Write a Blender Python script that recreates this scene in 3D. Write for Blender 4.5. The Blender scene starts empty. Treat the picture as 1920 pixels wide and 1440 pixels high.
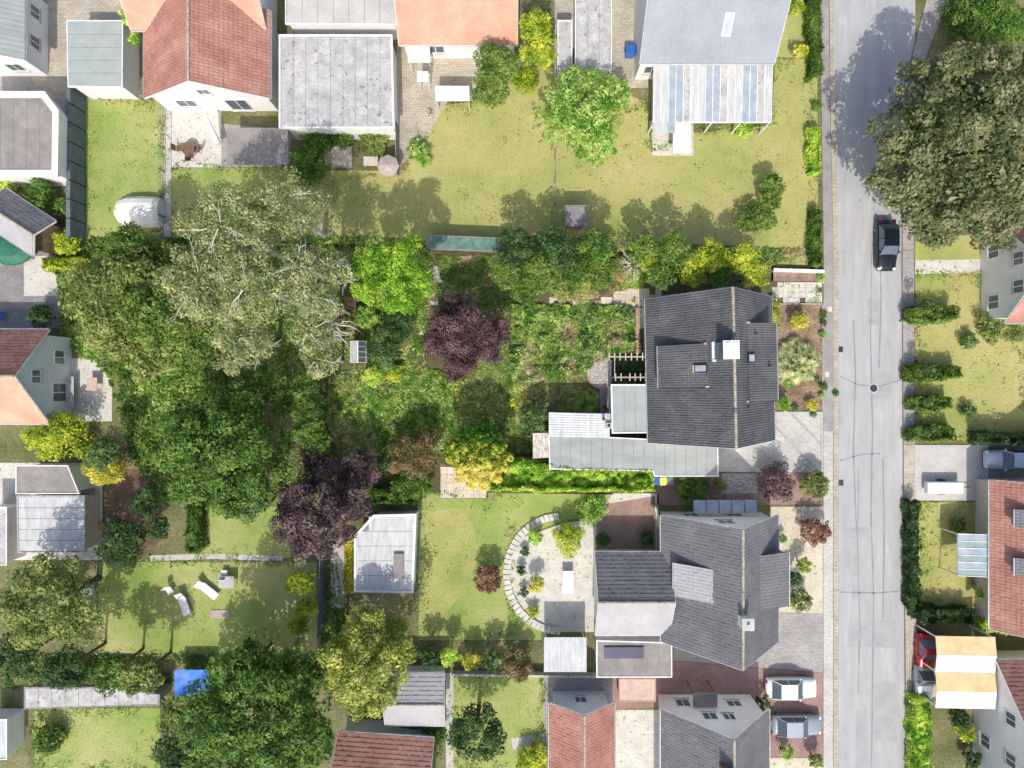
import bpy, math, random
import numpy as np
from mathutils import Vector, Matrix

# ------------------------------------------------------------------ camera, light, exposure
SC = bpy.context.scene
COL = SC.collection
H, F = 54.5, 1200.0            # flying height in metres, focal length in photo pixels
def P(px, py, h=0.0):          # a place h metres above the ground that the photo shows at (px, py)
    return ((px-960)*(H-h)/F, (720-py)*(H-h)/F, h)
cam_d = bpy.data.cameras.new('camera'); cam = bpy.data.objects.new('camera', cam_d); COL.objects.link(cam)
cam.location = (0, 0, H); cam.rotation_euler = (0, 0, 0)
cam_d.sensor_width = 36; cam_d.lens = 36*F/1920; cam_d.clip_end = 2000; cam_d.clip_start = 0.5
SC.camera = cam
SUN_EL, SUN_AZ = 50.0, 4.0
W = bpy.data.worlds.new('World'); SC.world = W; W.use_nodes = True
nt = W.node_tree
sky = nt.nodes.new('ShaderNodeTexSky'); sky.sky_type = 'NISHITA'; sky.sun_disc = False; sky.dust_density = 3.0; sky.air_density = 1.0; sky.ozone_density = 0.6
sky.sun_elevation = math.radians(SUN_EL); sky.sun_rotation = math.radians(180+SUN_AZ)
bg = nt.nodes['Background']; bg.inputs['Strength'].default_value = 0.15
nt.links.new(sky.outputs[0], bg.inputs[0])
sd = bpy.data.lights.new('sun', 'SUN'); sd.energy = 2.7; sd.angle = math.radians(0.5); sd.color = (1, 0.955, 0.88)
sun = bpy.data.objects.new('sun', sd); COL.objects.link(sun); sun.location = (0, -60, 80)
e, a = math.radians(SUN_EL), math.radians(SUN_AZ)
sun.rotation_euler = Vector((math.sin(a)*math.cos(e), math.cos(a)*math.cos(e), -math.sin(e))).to_track_quat('-Z', 'Y').to_euler()
SC.view_settings.view_transform = 'Standard'; SC.view_settings.look = 'None'
SC.view_settings.exposure = 0.33; SC.view_settings.gamma = 1.0; SC.view_settings.use_curve_mapping = False

rnd = random.Random(7)
RNG = np.random.default_rng(11)
U = rnd.uniform

# ------------------------------------------------------------------ materials
MATS = {}
def new_mat(name):
    m = bpy.data.materials.new(name); m.use_nodes = True
    t = m.node_tree; b = t.nodes['Principled BSDF']
    MATS[name] = m
    return m, t, b
def N(t, kind, **kw):
    n = t.nodes.new(kind)
    for k, v in kw.items(): setattr(n, k, v)
    return n
def ramp(t, stops):
    r = N(t, 'ShaderNodeValToRGB'); cr = r.color_ramp
    while len(cr.elements) < len(stops): cr.elements.new(0.5)
    for el, (p, c) in zip(cr.elements, stops):
        el.position = p; el.color = (c[0], c[1], c[2], 1)
    return r
def surf(name, stops, scale=0.5, fine=6.0, famt=0.25, rough=0.85, bump=0.3, bscale=None, obj=False, metal=0.0,
         brick=None, stretch=None, spots=None, spec=0.3, detail=6):
    """weathered surface: broad patches, fine grain, optional paver pattern, streaks and spots"""
    m, t, b = new_mat(name); L = t.links
    if obj: src = N(t, 'ShaderNodeTexCoord').outputs['Object']
    else: src = N(t, 'ShaderNodeNewGeometry').outputs['Position']
    base = src
    if stretch:
        mp = N(t, 'ShaderNodeMapping'); mp.inputs['Scale'].default_value = stretch; L.new(src, mp.inputs[0]); base = mp.outputs[0]
    n1 = N(t, 'ShaderNodeTexNoise'); n1.inputs['Scale'].default_value = scale; n1.inputs['Detail'].default_value = detail; n1.inputs['Roughness'].default_value = 0.62
    L.new(base, n1.inputs['Vector'])
    r = ramp(t, stops); L.new(n1.outputs['Fac'], r.inputs[0]); col = r.outputs[0]
    n2 = N(t, 'ShaderNodeTexNoise'); n2.inputs['Scale'].default_value = fine; n2.inputs['Detail'].default_value = 4; n2.inputs['Roughness'].default_value = 0.7
    L.new(src, n2.inputs['Vector'])
    mr = N(t, 'ShaderNodeMapRange'); mr.inputs['From Min'].default_value = 0.3; mr.inputs['From Max'].default_value = 0.7
    mr.inputs['To Min'].default_value = 1-famt; mr.inputs['To Max'].default_value = 1+famt
    L.new(n2.outputs['Fac'], mr.inputs[0])
    mx = N(t, 'ShaderNodeVectorMath', operation='SCALE'); L.new(col, mx.inputs[0]); L.new(mr.outputs[0], mx.inputs['Scale'])
    col = mx.outputs[0]
    hgt = n2.outputs['Fac']
    if brick:
        bw, bh, mort, dark = brick[:4]
        bt = N(t, 'ShaderNodeTexBrick'); bt.inputs['Scale'].default_value = 1.0
        bt.inputs['Brick Width'].default_value = bw; bt.inputs['Row Height'].default_value = bh; bt.inputs['Mortar Size'].default_value = mort
        bt.inputs['Color1'].default_value = (1, 1, 1, 1); bt.inputs['Color2'].default_value = (brick[4],)*3+(1,) if len(brick) > 4 else (.8, .8, .8, 1)
        bt.inputs['Mortar'].default_value = (dark, dark, dark, 1)
        L.new(src, bt.inputs['Vector'])
        vm = N(t, 'ShaderNodeVectorMath', operation='MULTIPLY'); L.new(col, vm.inputs[0]); L.new(bt.outputs['Color'], vm.inputs[1]); col = vm.outputs[0]
    if spots:
        sc_, thr, c = spots
        n3 = N(t, 'ShaderNodeTexNoise'); n3.inputs['Scale'].default_value = sc_; n3.inputs['Detail'].default_value = 3
        L.new(src, n3.inputs['Vector'])
        m2 = N(t, 'ShaderNodeMapRange'); m2.inputs['From Min'].default_value = thr; m2.inputs['From Max'].default_value = thr+0.05; L.new(n3.outputs['Fac'], m2.inputs[0])
        mix = N(t, 'ShaderNodeMix', data_type='RGBA'); L.new(m2.outputs[0], mix.inputs['Factor']); L.new(col, mix.inputs[6]); mix.inputs[7].default_value = (*c, 1)
        col = mix.outputs[2]
    L.new(col, b.inputs['Base Color'])
    b.inputs['Roughness'].default_value = rough; b.inputs['Metallic'].default_value = metal; b.inputs['Specular IOR Level'].default_value = spec
    if bump:
        bp = N(t, 'ShaderNodeBump'); bp.inputs['Strength'].default_value = bump; bp.inputs['Distance'].default_value = 0.04
        L.new(hgt, bp.inputs['Height']); L.new(bp.outputs[0], b.inputs['Normal'])
    return m
def s2(c1, c2, lo=0.35, hi=0.65): return [(lo, c1), (hi, c2)]
GAIN = 1.35
def leaf(name, c1, c2, c3, scale=0.9, trans=0.3, axis=None):
    """leaves: colour wanders through the crown and from leaf to leaf"""
    m, t, b = new_mat(name); L = t.links
    c1, c2, c3 = [tuple(min(.85, x*GAIN) for x in c) for c in (c1, c2, c3)]
    g = N(t, 'ShaderNodeNewGeometry')
    n1 = N(t, 'ShaderNodeTexNoise'); n1.inputs['Scale'].default_value = scale; n1.inputs['Detail'].default_value = 3
    L.new(g.outputs['Position'], n1.inputs['Vector'])
    ma = N(t, 'ShaderNodeMath', operation='MULTIPLY_ADD'); L.new(g.outputs['Random Per Island'], ma.inputs[0]); ma.inputs[1].default_value = 0.36
    mc = N(t, 'ShaderNodeMath', operation='MULTIPLY_ADD'); L.new(n1.outputs['Fac'], mc.inputs[0]); mc.inputs[1].default_value = 1.6; mc.inputs[2].default_value = -0.31; L.new(mc.outputs[0], ma.inputs[2])
    val = ma.outputs[0]
    if axis:  # shifts leaf colour from shaded north side to sunlit south side
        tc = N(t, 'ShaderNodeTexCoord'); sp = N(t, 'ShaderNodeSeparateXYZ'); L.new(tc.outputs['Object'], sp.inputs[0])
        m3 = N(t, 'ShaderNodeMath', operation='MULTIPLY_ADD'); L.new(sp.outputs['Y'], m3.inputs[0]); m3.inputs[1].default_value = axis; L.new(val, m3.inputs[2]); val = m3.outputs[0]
    r = ramp(t, [(0.42, c1), (0.66, c2), (0.9, c3)]); L.new(val, r.inputs[0])
    L.new(r.outputs[0], b.inputs['Base Color']); b.inputs['Roughness'].default_value = 0.55; b.inputs['Specular IOR Level'].default_value = 0.35
    tr = N(t, 'ShaderNodeBsdfTranslucent'); L.new(r.outputs[0], tr.inputs[0])
    mx = N(t, 'ShaderNodeMixShader'); mx.inputs[0].default_value = trans
    L.new(b.outputs[0], mx.inputs[1]); L.new(tr.outputs[0], mx.inputs[2]); L.new(mx.outputs[0], t.nodes['Material Output'].inputs[0])
    return m
def plain(name, c, rough=0.6, metal=0.0, var=0.12, spec=0.4, trans=0.0):
    m = surf(name, s2(tuple(x*(1-var) for x in c), tuple(min(1, x*(1+var)) for x in c)), scale=1.4, fine=9, famt=var*0.7, rough=rough, metal=metal, bump=0.05, spec=spec)
    if trans: m.node_tree.nodes['Principled BSDF'].inputs['Transmission Weight'].default_value = trans
    return m
def M(name): return MATS[name]

surf('meadow', [(0.3, (.1, .11, .04)), (0.5, (.17, .17, .07)), (0.7, (.28, .24, .14))], 0.3, 5, .4, bump=.8)
surf('lawn_dry', [(0.27, (.19, .27, .06)), (0.42, (.34, .355, .11)), (0.58, (.44, .41, .16)), (0.75, (.55, .5, .27))], 0.13, 7, .15, rough=.95, bump=.5, detail=10)
surf('lawn_green', [(0.27, (.14, .25, .05)), (0.43, (.27, .345, .09)), (0.6, (.39, .4, .15)), (0.75, (.54, .5, .28))], 0.15, 7, .15, rough=.95, bump=.5, detail=10)
surf('lawn_shade', [(0.3, (.06, .1, .015)), (0.5, (.1, .15, .02)), (0.72, (.18, .19, .05))], 0.3, 9, .3, rough=.95, bump=.7)
surf('soil', [(0.3, (.10, .068, .045)), (0.55, (.17, .12, .08)), (0.75, (.26, .2, .14))], 0.9, 14, .4, rough=.95, bump=1)
surf('soil_dark', [(0.3, (.06, .06, .03)), (0.55, (.12, .11, .055)), (0.75, (.22, .17, .1))], 0.6, 12, .35, rough=.95, bump=1)
surf('bark_mulch', [(0.3, (.2, .14, .11)), (0.55, (.31, .225, .18)), (0.75, (.4, .31, .25))], 1.2, 16, .4, rough=.95, bump=1, spots=(9, .66, (.45, .39, .33)))
surf('asphalt', [(0.28, (.31, .31, .315)), (0.4, (.385, .385, .385)), (0.55, (.42, .42, .42)), (0.7, (.49, .485, .48))], 0.6, 16, .15, bump=.3, stretch=(2.2, .4, 1), rough=.9, detail=10, spots=(1.7, .7, (.32, .31, .31)))
surf('asphalt_patch', [(0.3, (.33, .33, .335)), (0.7, (.41, .41, .41))], 0.8, 18, .14, bump=.25)
surf('asphalt_seal', [(0.3, (.24, .24, .25)), (0.7, (.32, .32, .33))], 2, 18, .18, bump=.1)
surf('tarmac', [(0.3, (.27, .25, .25)), (0.5, (.33, .31, .305)), (0.7, (.39, .37, .36))], 0.8, 22, .15, bump=.3)
surf('gutter_stone', [(0.3, (.44, .39, .29)), (0.7, (.6, .55, .44))], 1.5, 10, .2, brick=(.5, .16, .012, .45), bump=.3, spots=(5, .66, (.16, .17, .05)))
surf('pavers_cream', [(0.3, (.5, .485, .44)), (0.5, (.61, .595, .55)), (0.7, (.69, .675, .63))], 0.5, 12, .1, brick=(.2, .1, .007, .45), bump=.3)
surf('pavers_cream_wide', [(0.3, (.42, .37, .29)), (0.7, (.62, .56, .46))], 0.5, 8, .15, brick=(.4, .2, .012, .5), bump=.3)
surf('pavers_red', [(0.3, (.32, .2, .175)), (0.7, (.47, .31, .27))], 0.6, 10, .16, brick=(.2, .1, .008, .6), bump=.3)
surf('pavers_grey', [(0.3, (.36, .335, .325)), (0.7, (.48, .45, .43))], 0.5, 8, .12, brick=(.3, .15, .01, .6), bump=.3)
surf('paver_pink', [(0.3, (.5, .41, .37)), (0.7, (.6, .5, .45))], 0.9, 12, .2, brick=(.2, .1, .007, .5), bump=.3)
surf('slab_beige', [(0.3, (.5, .44, .34)), (0.7, (.68, .62, .49))], 0.9, 7, .18, bump=.2, spots=(3.2, .63, (.27, .26, .12)))
surf('slab_pale', [(0.3, (.52, .49, .44)), (0.7, (.68, .65, .58))], 0.9, 7, .18, bump=.2, spots=(3.5, .62, (.3, .31, .16)))
surf('slab_grey', [(0.3, (.2, .19, .18)), (0.7, (.33, .31, .3))], 0.9, 7, .25, bump=.2, spots=(6, .64, (.08, .07, .06)))
surf('concrete', [(0.3, (.44, .425, .4)), (0.7, (.58, .56, .53))], 0.7, 8, .13, bump=.2)
surf('gravel', [(0.3, (.24, .2, .18)), (0.5, (.42, .38, .35)), (0.68, (.72, .7, .66))], 7, 22, .35, bump=1, detail=3)
surf('tile_dark', [(0.3, (.075, .076, .085)), (0.5, (.108, .108, .118)), (0.72, (.165, .158, .16))], 0.5, 10, .25, bump=.15, rough=.7, spots=(7.5, .69, (.38, .35, .3)))
surf('tile_slate', [(0.3, (.14, .136, .15)), (0.5, (.17, .165, .178)), (0.7, (.21, .205, .215))], 0.5, 5, .16, bump=.1, rough=.7, detail=10, spots=(3.5, .68, (.2, .19, .16)))
surf('tile_bluegrey', [(0.3, (.26, .28, .32)), (0.7, (.33, .35, .39))], 0.4, 8, .1, bump=.1, rough=.7)
surf('tile_lightgrey', [(0.3, (.34, .335, .35)), (0.7, (.44, .435, .445))], 0.4, 8, .1, bump=.1, rough=.7)
surf('tile_orange', [(0.3, (.52, .27, .185)), (0.5, (.6, .33, .23)), (0.7, (.66, .41, .3))], 0.5, 8, .12, bump=.1, rough=.8)
surf('tile_red', [(0.3, (.3, .14, .11)), (0.5, (.41, .2, .155)), (0.7, (.5, .28, .22))], 0.6, 6, .2, bump=.1, rough=.8, detail=10, spots=(3.5, .66, (.27, .2, .16)))
surf('ridge_stone', [(0.3, (.24, .21, .165)), (0.5, (.4, .36, .29)), (0.7, (.5, .46, .38))], 3, 10, .3, bump=.4, spots=(4, .64, (.12, .115, .11)))
surf('felt_grey', [(0.3, (.28, .305, .29)), (0.5, (.335, .355, .34)), (0.7, (.39, .41, .39))], 0.5, 14, .07, bump=.15, rough=.9, stretch=(1, 2.5, 1))
surf('felt_pale', [(0.3, (.36, .35, .34)), (0.5, (.46, .45, .44)), (0.7, (.58, .57, .55))], 1.1, 7, .2, bump=.2, rough=.9, spots=(2.6, .62, (.27, .25, .24)))
surf('felt_brown', [(0.3, (.22, .2, .19)), (0.7, (.34, .31, .29))], 0.8, 9, .15, bump=.2)
surf('felt_green', [(0.3, (.31, .345, .33)), (0.7, (.39, .425, .405))], 0.8, 9, .08, bump=.15)
surf('sheet_white', [(0.3, (.42, .43, .43)), (0.5, (.53, .54, .54)), (0.7, (.63, .63, .62))], 1.2, 7, .1, bump=.1, rough=.5, stretch=(3, .5, 1))
surf('sheet_rusty', [(0.3, (.26, .16, .11)), (0.48, (.55, .5, .45)), (0.7, (.72, .7, .67))], 2, 7, .25, bump=.1, rough=.6, stretch=(3, 1, 1))
surf('render_white', [(0.3, (.74, .735, .72)), (0.7, (.82, .815, .8))], 0.8, 6, .04, bump=.05)
surf('render_blue', [(0.3, (.6, .65, .69)), (0.7, (.72, .77, .8))], 0.8, 6, .04, bump=.05)
surf('render_beige', [(0.3, (.5, .44, .36)), (0.7, (.62, .56, .47))], 0.8, 6, .06, bump=.1)
surf('brick_wall', [(0.3, (.25, .11, .08)), (0.7, (.38, .19, .14))], 0.8, 10, .2, bump=.3)
surf('brick_pale', [(0.3, (.4, .22, .17)), (0.7, (.52, .34, .27))], 0.8, 10, .2, bump=.3)
surf('wood_pale', [(0.3, (.42, .37, .28)), (0.7, (.58, .53, .43))], 3, 12, .15, bump=.2)
surf('wood_brown', [(0.3, (.12, .07, .045)), (0.7, (.22, .14, .09))], 3, 12, .2, bump=.3)
surf('wood_grey', [(0.3, (.2, .19, .18)), (0.7, (.34, .32, .3))], 3, 12, .2, bump=.3)
surf('fence_teal', [(0.3, (.09, .125, .14)), (0.7, (.15, .19, .21))], 2, 12, .15, bump=.2)
surf('bark', [(0.3, (.07, .055, .04)), (0.7, (.15, .12, .09))], 4, 14, .3, bump=.8)
surf('bark_white', [(0.3, (.5, .48, .43)), (0.7, (.74, .72, .67))], 3, 10, .15, bump=.3, spots=(6, .66, (.14, .13, .11)))
plain('white_paint', (.78, .78, .77), .45); plain('white_plastic', (.76, .77, .78), .35); plain('cream_cloth', (.72, .56, .3), .8); plain('white_cloth', (.8, .78, .7), .8)
plain('zinc', (.55, .58, .6), .4, .6); plain('steel_dark', (.1, .1, .11), .4, .7); plain('slate_blue', (.13, .17, .24), .5)
plain('glass', (.09, .12, .15), .08, 0, .1, .8); plain('glass_pale', (.36, .42, .48), .12, 0, .15, .8); plain('glass_green', (.26, .36, .33), .15, 0, .15, .8)
plain('blue_plastic', (.035, .13, .45), .4); plain('yellow_plastic', (.85, .72, .12), .4); plain('grey_plastic', (.16, .19, .22), .45)
plain('blue_tarp', (.03, .17, .62), .5, 0, .2); plain('green_tarp', (.03, .15, .1), .55, 0, .25); plain('teal_net', (.12, .22, .18), .8, 0, .3)
plain('pink_stone', (.55, .4, .33), .8); plain('rubber', (.03, .03, .03), .8); plain('rust', (.32, .1, .05), .8); plain('awning_sand', (.55, .5, .41), .8)
plain('paint_white', (.82, .82, .82), .25, 0, .04, .6); plain('paint_silver', (.42, .46, .5), .25, .5, .06, .6); plain('paint_black', (.012, .016, .025), .2, .1, .06, .6)
plain('paint_red', (.38, .015, .02), .25, 0, .06, .6); plain('paint_pale', (.5, .57, .62), .25, .4, .06, .6); plain('lamp_glass', (.75, .75, .72), .1); plain('lamp_red', (.4, .02, .02), .2)
plain('navy', (.03, .05, .12), .5); plain('orange_clay', (.6, .25, .08), .8); plain('purple_panel', (.1, .09, .14), .25)

leaf('leaf_maple', (.07, .17, .008), (.17, .33, .018), (.32, .47, .045))
leaf('leaf_green', (.03, .075, .01), (.07, .15, .018), (.15, .25, .04))
leaf('leaf_ivy', (.045, .09, .012), (.1, .18, .025), (.2, .28, .055))
leaf('leaf_dark', (.015, .042, .012), (.035, .085, .02), (.08, .15, .04))
leaf('leaf_blue', (.025, .07, .016), (.07, .14, .035), (.16, .26, .09))
leaf('leaf_hedge', (.09, .22, .012), (.27, .46, .035), (.56, .64, .12))
leaf('leaf_lime', (.13, .2, .01), (.28, .36, .018), (.5, .52, .06))
leaf('leaf_yellow', (.26, .29, .02), (.5, .46, .05), (.7, .56, .12))
leaf('leaf_gold_sunside', (.035, .13, .008), (.37, .4, .025), (.62, .54, .12), scale=2.6, axis=-0.2)  # golden leaves, sunlit yellow and shaded green put into the colour by side
leaf('leaf_birch', (.1, .135, .035), (.21, .245, .085), (.38, .39, .19), trans=.25)
leaf('leaf_olive', (.075, .115, .02), (.16, .205, .045), (.29, .33, .1))
leaf('leaf_oak', (.055, .08, .025), (.125, .15, .06), (.25, .245, .125), scale=.6)
leaf('leaf_plum', (.03, .013, .017), (.07, .036, .038), (.15, .09, .085), trans=.15)
leaf('leaf_plumdark', (.03, .015, .019), (.075, .045, .048), (.17, .11, .105), trans=.15)
leaf('leaf_copper', (.1, .04, .03), (.19, .085, .06), (.3, .15, .1))
leaf('leaf_rusty', (.07, .08, .02), (.16, .13, .05), (.3, .19, .1))
leaf('leaf_grasses', (.2, .24, .09), (.4, .43, .2), (.62, .62, .36), scale=2)
leaf('leaf_weed', (.08, .2, .02), (.2, .36, .05), (.44, .52, .16), scale=1.4)
leaf('leaf_dryweed', (.17, .18, .05), (.32, .29, .12), (.5, .43, .23), scale=1.2)
leaf('leaf_straw', (.24, .17, .1), (.37, .28, .17), (.5, .4, .27), scale=.8)
leaf('leaf_ground', (.05, .11, .015), (.11, .2, .03), (.24, .31, .08), scale=.8)
leaf('leaf_limegreen', (.11, .16, .02), (.26, .3, .045), (.46, .46, .12))
leaf('leaf_lawn', (.22, .25, .055), (.33, .33, .085), (.44, .4, .14), scale=.3, trans=.5)

# ------------------------------------------------------------------ mesh and object helpers
class MB:
    def __init__(s): s.v = []; s.f = []; s.c = []
    def build_each(s, name, mat, parent=None, **k):            # every piece an object of its own
        for vs, fs in s.c: MB().add(vs, fs).build(name, mat, parent, **k)
    def add(s, vs, fs):
        s.c.append((vs, fs)); n = len(s.v); s.v += [tuple(v) for v in vs]; s.f += [tuple(i+n for i in f) for f in fs]; return s
    def box(s, x0, y0, z0, x1, y1, z1):
        return s.add([(x0, y0, z0), (x1, y0, z0), (x1, y1, z0), (x0, y1, z0), (x0, y0, z1), (x1, y0, z1), (x1, y1, z1), (x0, y1, z1)],
                     [(3, 2, 1, 0), (4, 5, 6, 7), (0, 1, 5, 4), (1, 2, 6, 5), (2, 3, 7, 6), (3, 0, 4, 7)])
    def prism(s, poly, z0, z1):
        n = len(poly)
        ar = sum(poly[i][0]*poly[(i+1) % n][1]-poly[(i+1) % n][0]*poly[i][1] for i in range(n))
        if ar < 0: poly = poly[::-1]
        f = [tuple(range(n))[::-1], tuple(range(n, 2*n))]+[(i, (i+1) % n, n+(i+1) % n, n+i) for i in range(n)]
        return s.add([(p[0], p[1], z0) for p in poly]+[(p[0], p[1], z1) for p in poly], f)
    def slab(s, quad, t):                                     # a plate: 3D outline (counter-clockwise from above) and thickness below it
        n = len(quad)
        a = Vector(quad[1])-Vector(quad[0]); b = Vector(quad[-1])-Vector(quad[0]); nn = a.cross(b).normalized()*t
        f = [tuple(range(n)), tuple(range(n, 2*n))[::-1]]+[(i, n+i, n+(i+1) % n, (i+1) % n) for i in range(n)]
        return s.add([tuple(q) for q in quad]+[tuple(Vector(q)-nn) for q in quad], f)
    def tube(s, p0, p1, r0, r1=None, n=8):
        r1 = r0 if r1 is None else r1
        p0, p1 = Vector(p0), Vector(p1); d = (p1-p0)
        if d.length < 1e-6: return s
        q = d.to_track_quat('Z', 'Y'); vs = []
        for p, r in ((p0, r0), (p1, r1)):
            for k in range(n):
                an = 2*math.pi*k/n; vs.append(tuple(p+q @ Vector((math.cos(an)*r, math.sin(an)*r, 0))))
        return s.add(vs, [(k, (k+1) % n, n+(k+1) % n, n+k) for k in range(n)]+[tuple(range(n))[::-1], tuple(range(n, 2*n))])
    def dome(s, c, rx, ry, rz, n=14, m=5, z0=0.0):
        vs = []; fs = []
        for j in range(m):
            t = math.pi/2*(j/m)
            for k in range(n):
                an = 2*math.pi*k/n; vs.append((c[0]+rx*math.cos(t)*math.cos(an), c[1]+ry*math.cos(t)*math.sin(an), c[2]+rz*math.sin(t)))
        vs.append((c[0], c[1], c[2]+rz))
        for j in range(m-1):
            for k in range(n): fs.append((j*n+k, j*n+(k+1) % n, (j+1)*n+(k+1) % n, (j+1)*n+k))
        for k in range(n): fs.append(((m-1)*n+k, (m-1)*n+(k+1) % n, m*n))
        fs.append(tuple(range(n))[::-1])
        return s.add(vs, fs)
    def build(s, name, mat, parent=None, kind=None, label=None, smooth=False, bevel=0, raw=False):
        o = [0, 0, 0]
        if parent is not None and not raw: o = ORG.get(parent, (0, 0, 0))
        me = bpy.data.meshes.new(name); me.from_pydata([(v[0]-o[0], v[1]-o[1], v[2]-o[2]) for v in s.v], [], s.f)
        me.materials.append(M(mat)); me.update()
        if smooth: me.shade_smooth()
        ob = bpy.data.objects.new(name, me); COL.objects.link(ob)
        if parent is not None: ob.parent = parent; ORG[ob] = o
        if kind: ob['kind'] = kind
        if label: ob['label'] = label
        if bevel:
            bv = ob.modifiers.new('bevel', 'BEVEL'); bv.width = bevel; bv.segments = 2; bv.limit_method = 'ANGLE'
        return ob
ORG = {}
def thing(name, label, cat, loc=(0, 0, 0), rot=0.0, group=None, local=False):
    o = bpy.data.objects.new(name, None); COL.objects.link(o); o.location = loc; o.rotation_euler = (0, 0, rot)
    o.empty_display_size = 0.3
    o['label'] = label; o['category'] = cat
    if group: o['group'] = group
    ORG[o] = (0, 0, 0) if local else tuple(loc)
    return o
def np_mesh(name, verts, nper, mats, parent=None, midx=None, kind=None):
    """many separate faces of nper corners each, verts (n, nper, 3)"""
    n = verts.shape[0]; me = bpy.data.meshes.new(name)
    me.vertices.add(n*nper); me.vertices.foreach_set('co', verts.reshape(-1).astype(np.float32))
    me.loops.add(n*nper); me.loops.foreach_set('vertex_index', np.arange(n*nper, dtype=np.int32))
    me.polygons.add(n); me.polygons.foreach_set('loop_start', np.arange(n, dtype=np.int32)*nper)
    for m in mats: me.materials.append(M(m))
    if midx is not None: me.polygons.foreach_set('material_index', midx.astype(np.int32))
    me.update(calc_edges=True)
    ob = bpy.data.objects.new(name, me); COL.objects.link(ob)
    if parent is not None: ob.parent = parent; ORG[ob] = ORG.get(parent)
    if kind: ob['kind'] = kind
    return ob
def unit(a): return a/np.maximum(np.linalg.norm(a, axis=-1, keepdims=True), 1e-9)
def leaves(pos, nrm, size, asp=0.6):
    n = len(pos); nrm = unit(nrm); r = unit(RNG.normal(size=(n, 3)))
    t = unit(np.cross(nrm, r)); b = np.cross(nrm, t)
    s = (size*np.clip(RNG.lognormal(-.08, .38, n), .4, 2.2))[:, None]
    t = t*s; b = b*s*asp
    return np.stack([pos-t*.6, pos-b*.5+t*.05, pos+t*.6, pos+b*.5+t*.05], axis=1)
TRIS = [0]
def crown_leaves(c, R, rz, leafsize, cover=5.0, clumps=None, lump=0.3, rag=0.15, low=-0.35, asp=.65, up=0.25, ell=1.0):
    """clumps of leaves over a domed crown; c is its centre"""
    rk0 = R*min(lump, .30)*min(1, (2.6/max(R, .5))**.25); K = int(1.5*(R/rk0)**2)+3
    k_ = np.arange(K); rad = (R-rk0*.7)*np.sqrt((k_+.5)/K)*(1+RNG.normal(size=K)*rag*.5); th = k_*2.39996+RNG.normal(size=K)*.35+RNG.uniform(0, 6)
    rk = rk0*RNG.uniform(.65, 1.25, K)
    dome = np.sqrt(np.clip(1-(rad/R)**2, .02, 1)); lvl = np.where(RNG.random(K) < .22, RNG.uniform(-.1, .55, K), RNG.uniform(.72, 1.0, K))
    cen = np.stack([rad*np.cos(th), rad*np.sin(th), dome*lvl*R-rk*.35], 1)
    n = int(cover*math.pi*R*R/(leafsize**2*asp)); TRIS[0] += 2*n
    n2 = int(n*.22); w = rk**2; idx = RNG.choice(K, n-n2, p=w/w.sum())
    dd = RNG.normal(size=(n-n2, 3)); dd[:, 2] += up; dd = unit(dd)
    pos = cen[idx]+dd*(rk[idx]*RNG.uniform(.5, 1.08, n-n2)**.6)[:, None]
    d3 = RNG.normal(size=(n2, 3)); d3[:, 2] = np.abs(d3[:, 2])*np.sign(RNG.uniform(-.45, 1, n2)); d3 = unit(d3)      # inner and lower leaves
    pos = np.concatenate([pos, d3*R*.84*(RNG.uniform(.5, 1, n2)**.5)[:, None]]); dd = np.concatenate([dd, d3])
    pos[:, 2] *= rz/R; pos[:, 0] *= ell
    nrm = dd*.8+RNG.normal(size=(n, 3))*.45+np.array([0, 0, .55])
    pos += np.array(c)
    pos[:, 2] = np.maximum(pos[:, 2], .06)
    return leaves(pos, nrm, leafsize, asp)
def limb_chain(mb, p, d, L, r, depth, spread=.55, n=6, up=.12):
    segs = 3; pts = [Vector(p)]; dd = Vector(d).normalized()
    for k in range(segs):
        dd = (dd+Vector((U(-.17, .17), U(-.17, .17), U(-.08, .16)+up*.5))).normalized(); pts.append(pts[-1]+dd*L/segs)
        mb.tube(pts[-2], pts[-1], r*(1-k*.22), r*(1-(k+1)*.22), n)
    if depth:
        for k in range(rnd.choice((2, 3))):
            b = pts[rnd.choice((1, 2, 3))]
            d2 = (dd+Vector((U(-1, 1), U(-1, 1), U(-.2, .5)))*spread).normalized()
            limb_chain(mb, b, d2, L*U(.5, .75), r*.5, depth-1, spread, max(4, n-1), up)
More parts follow.
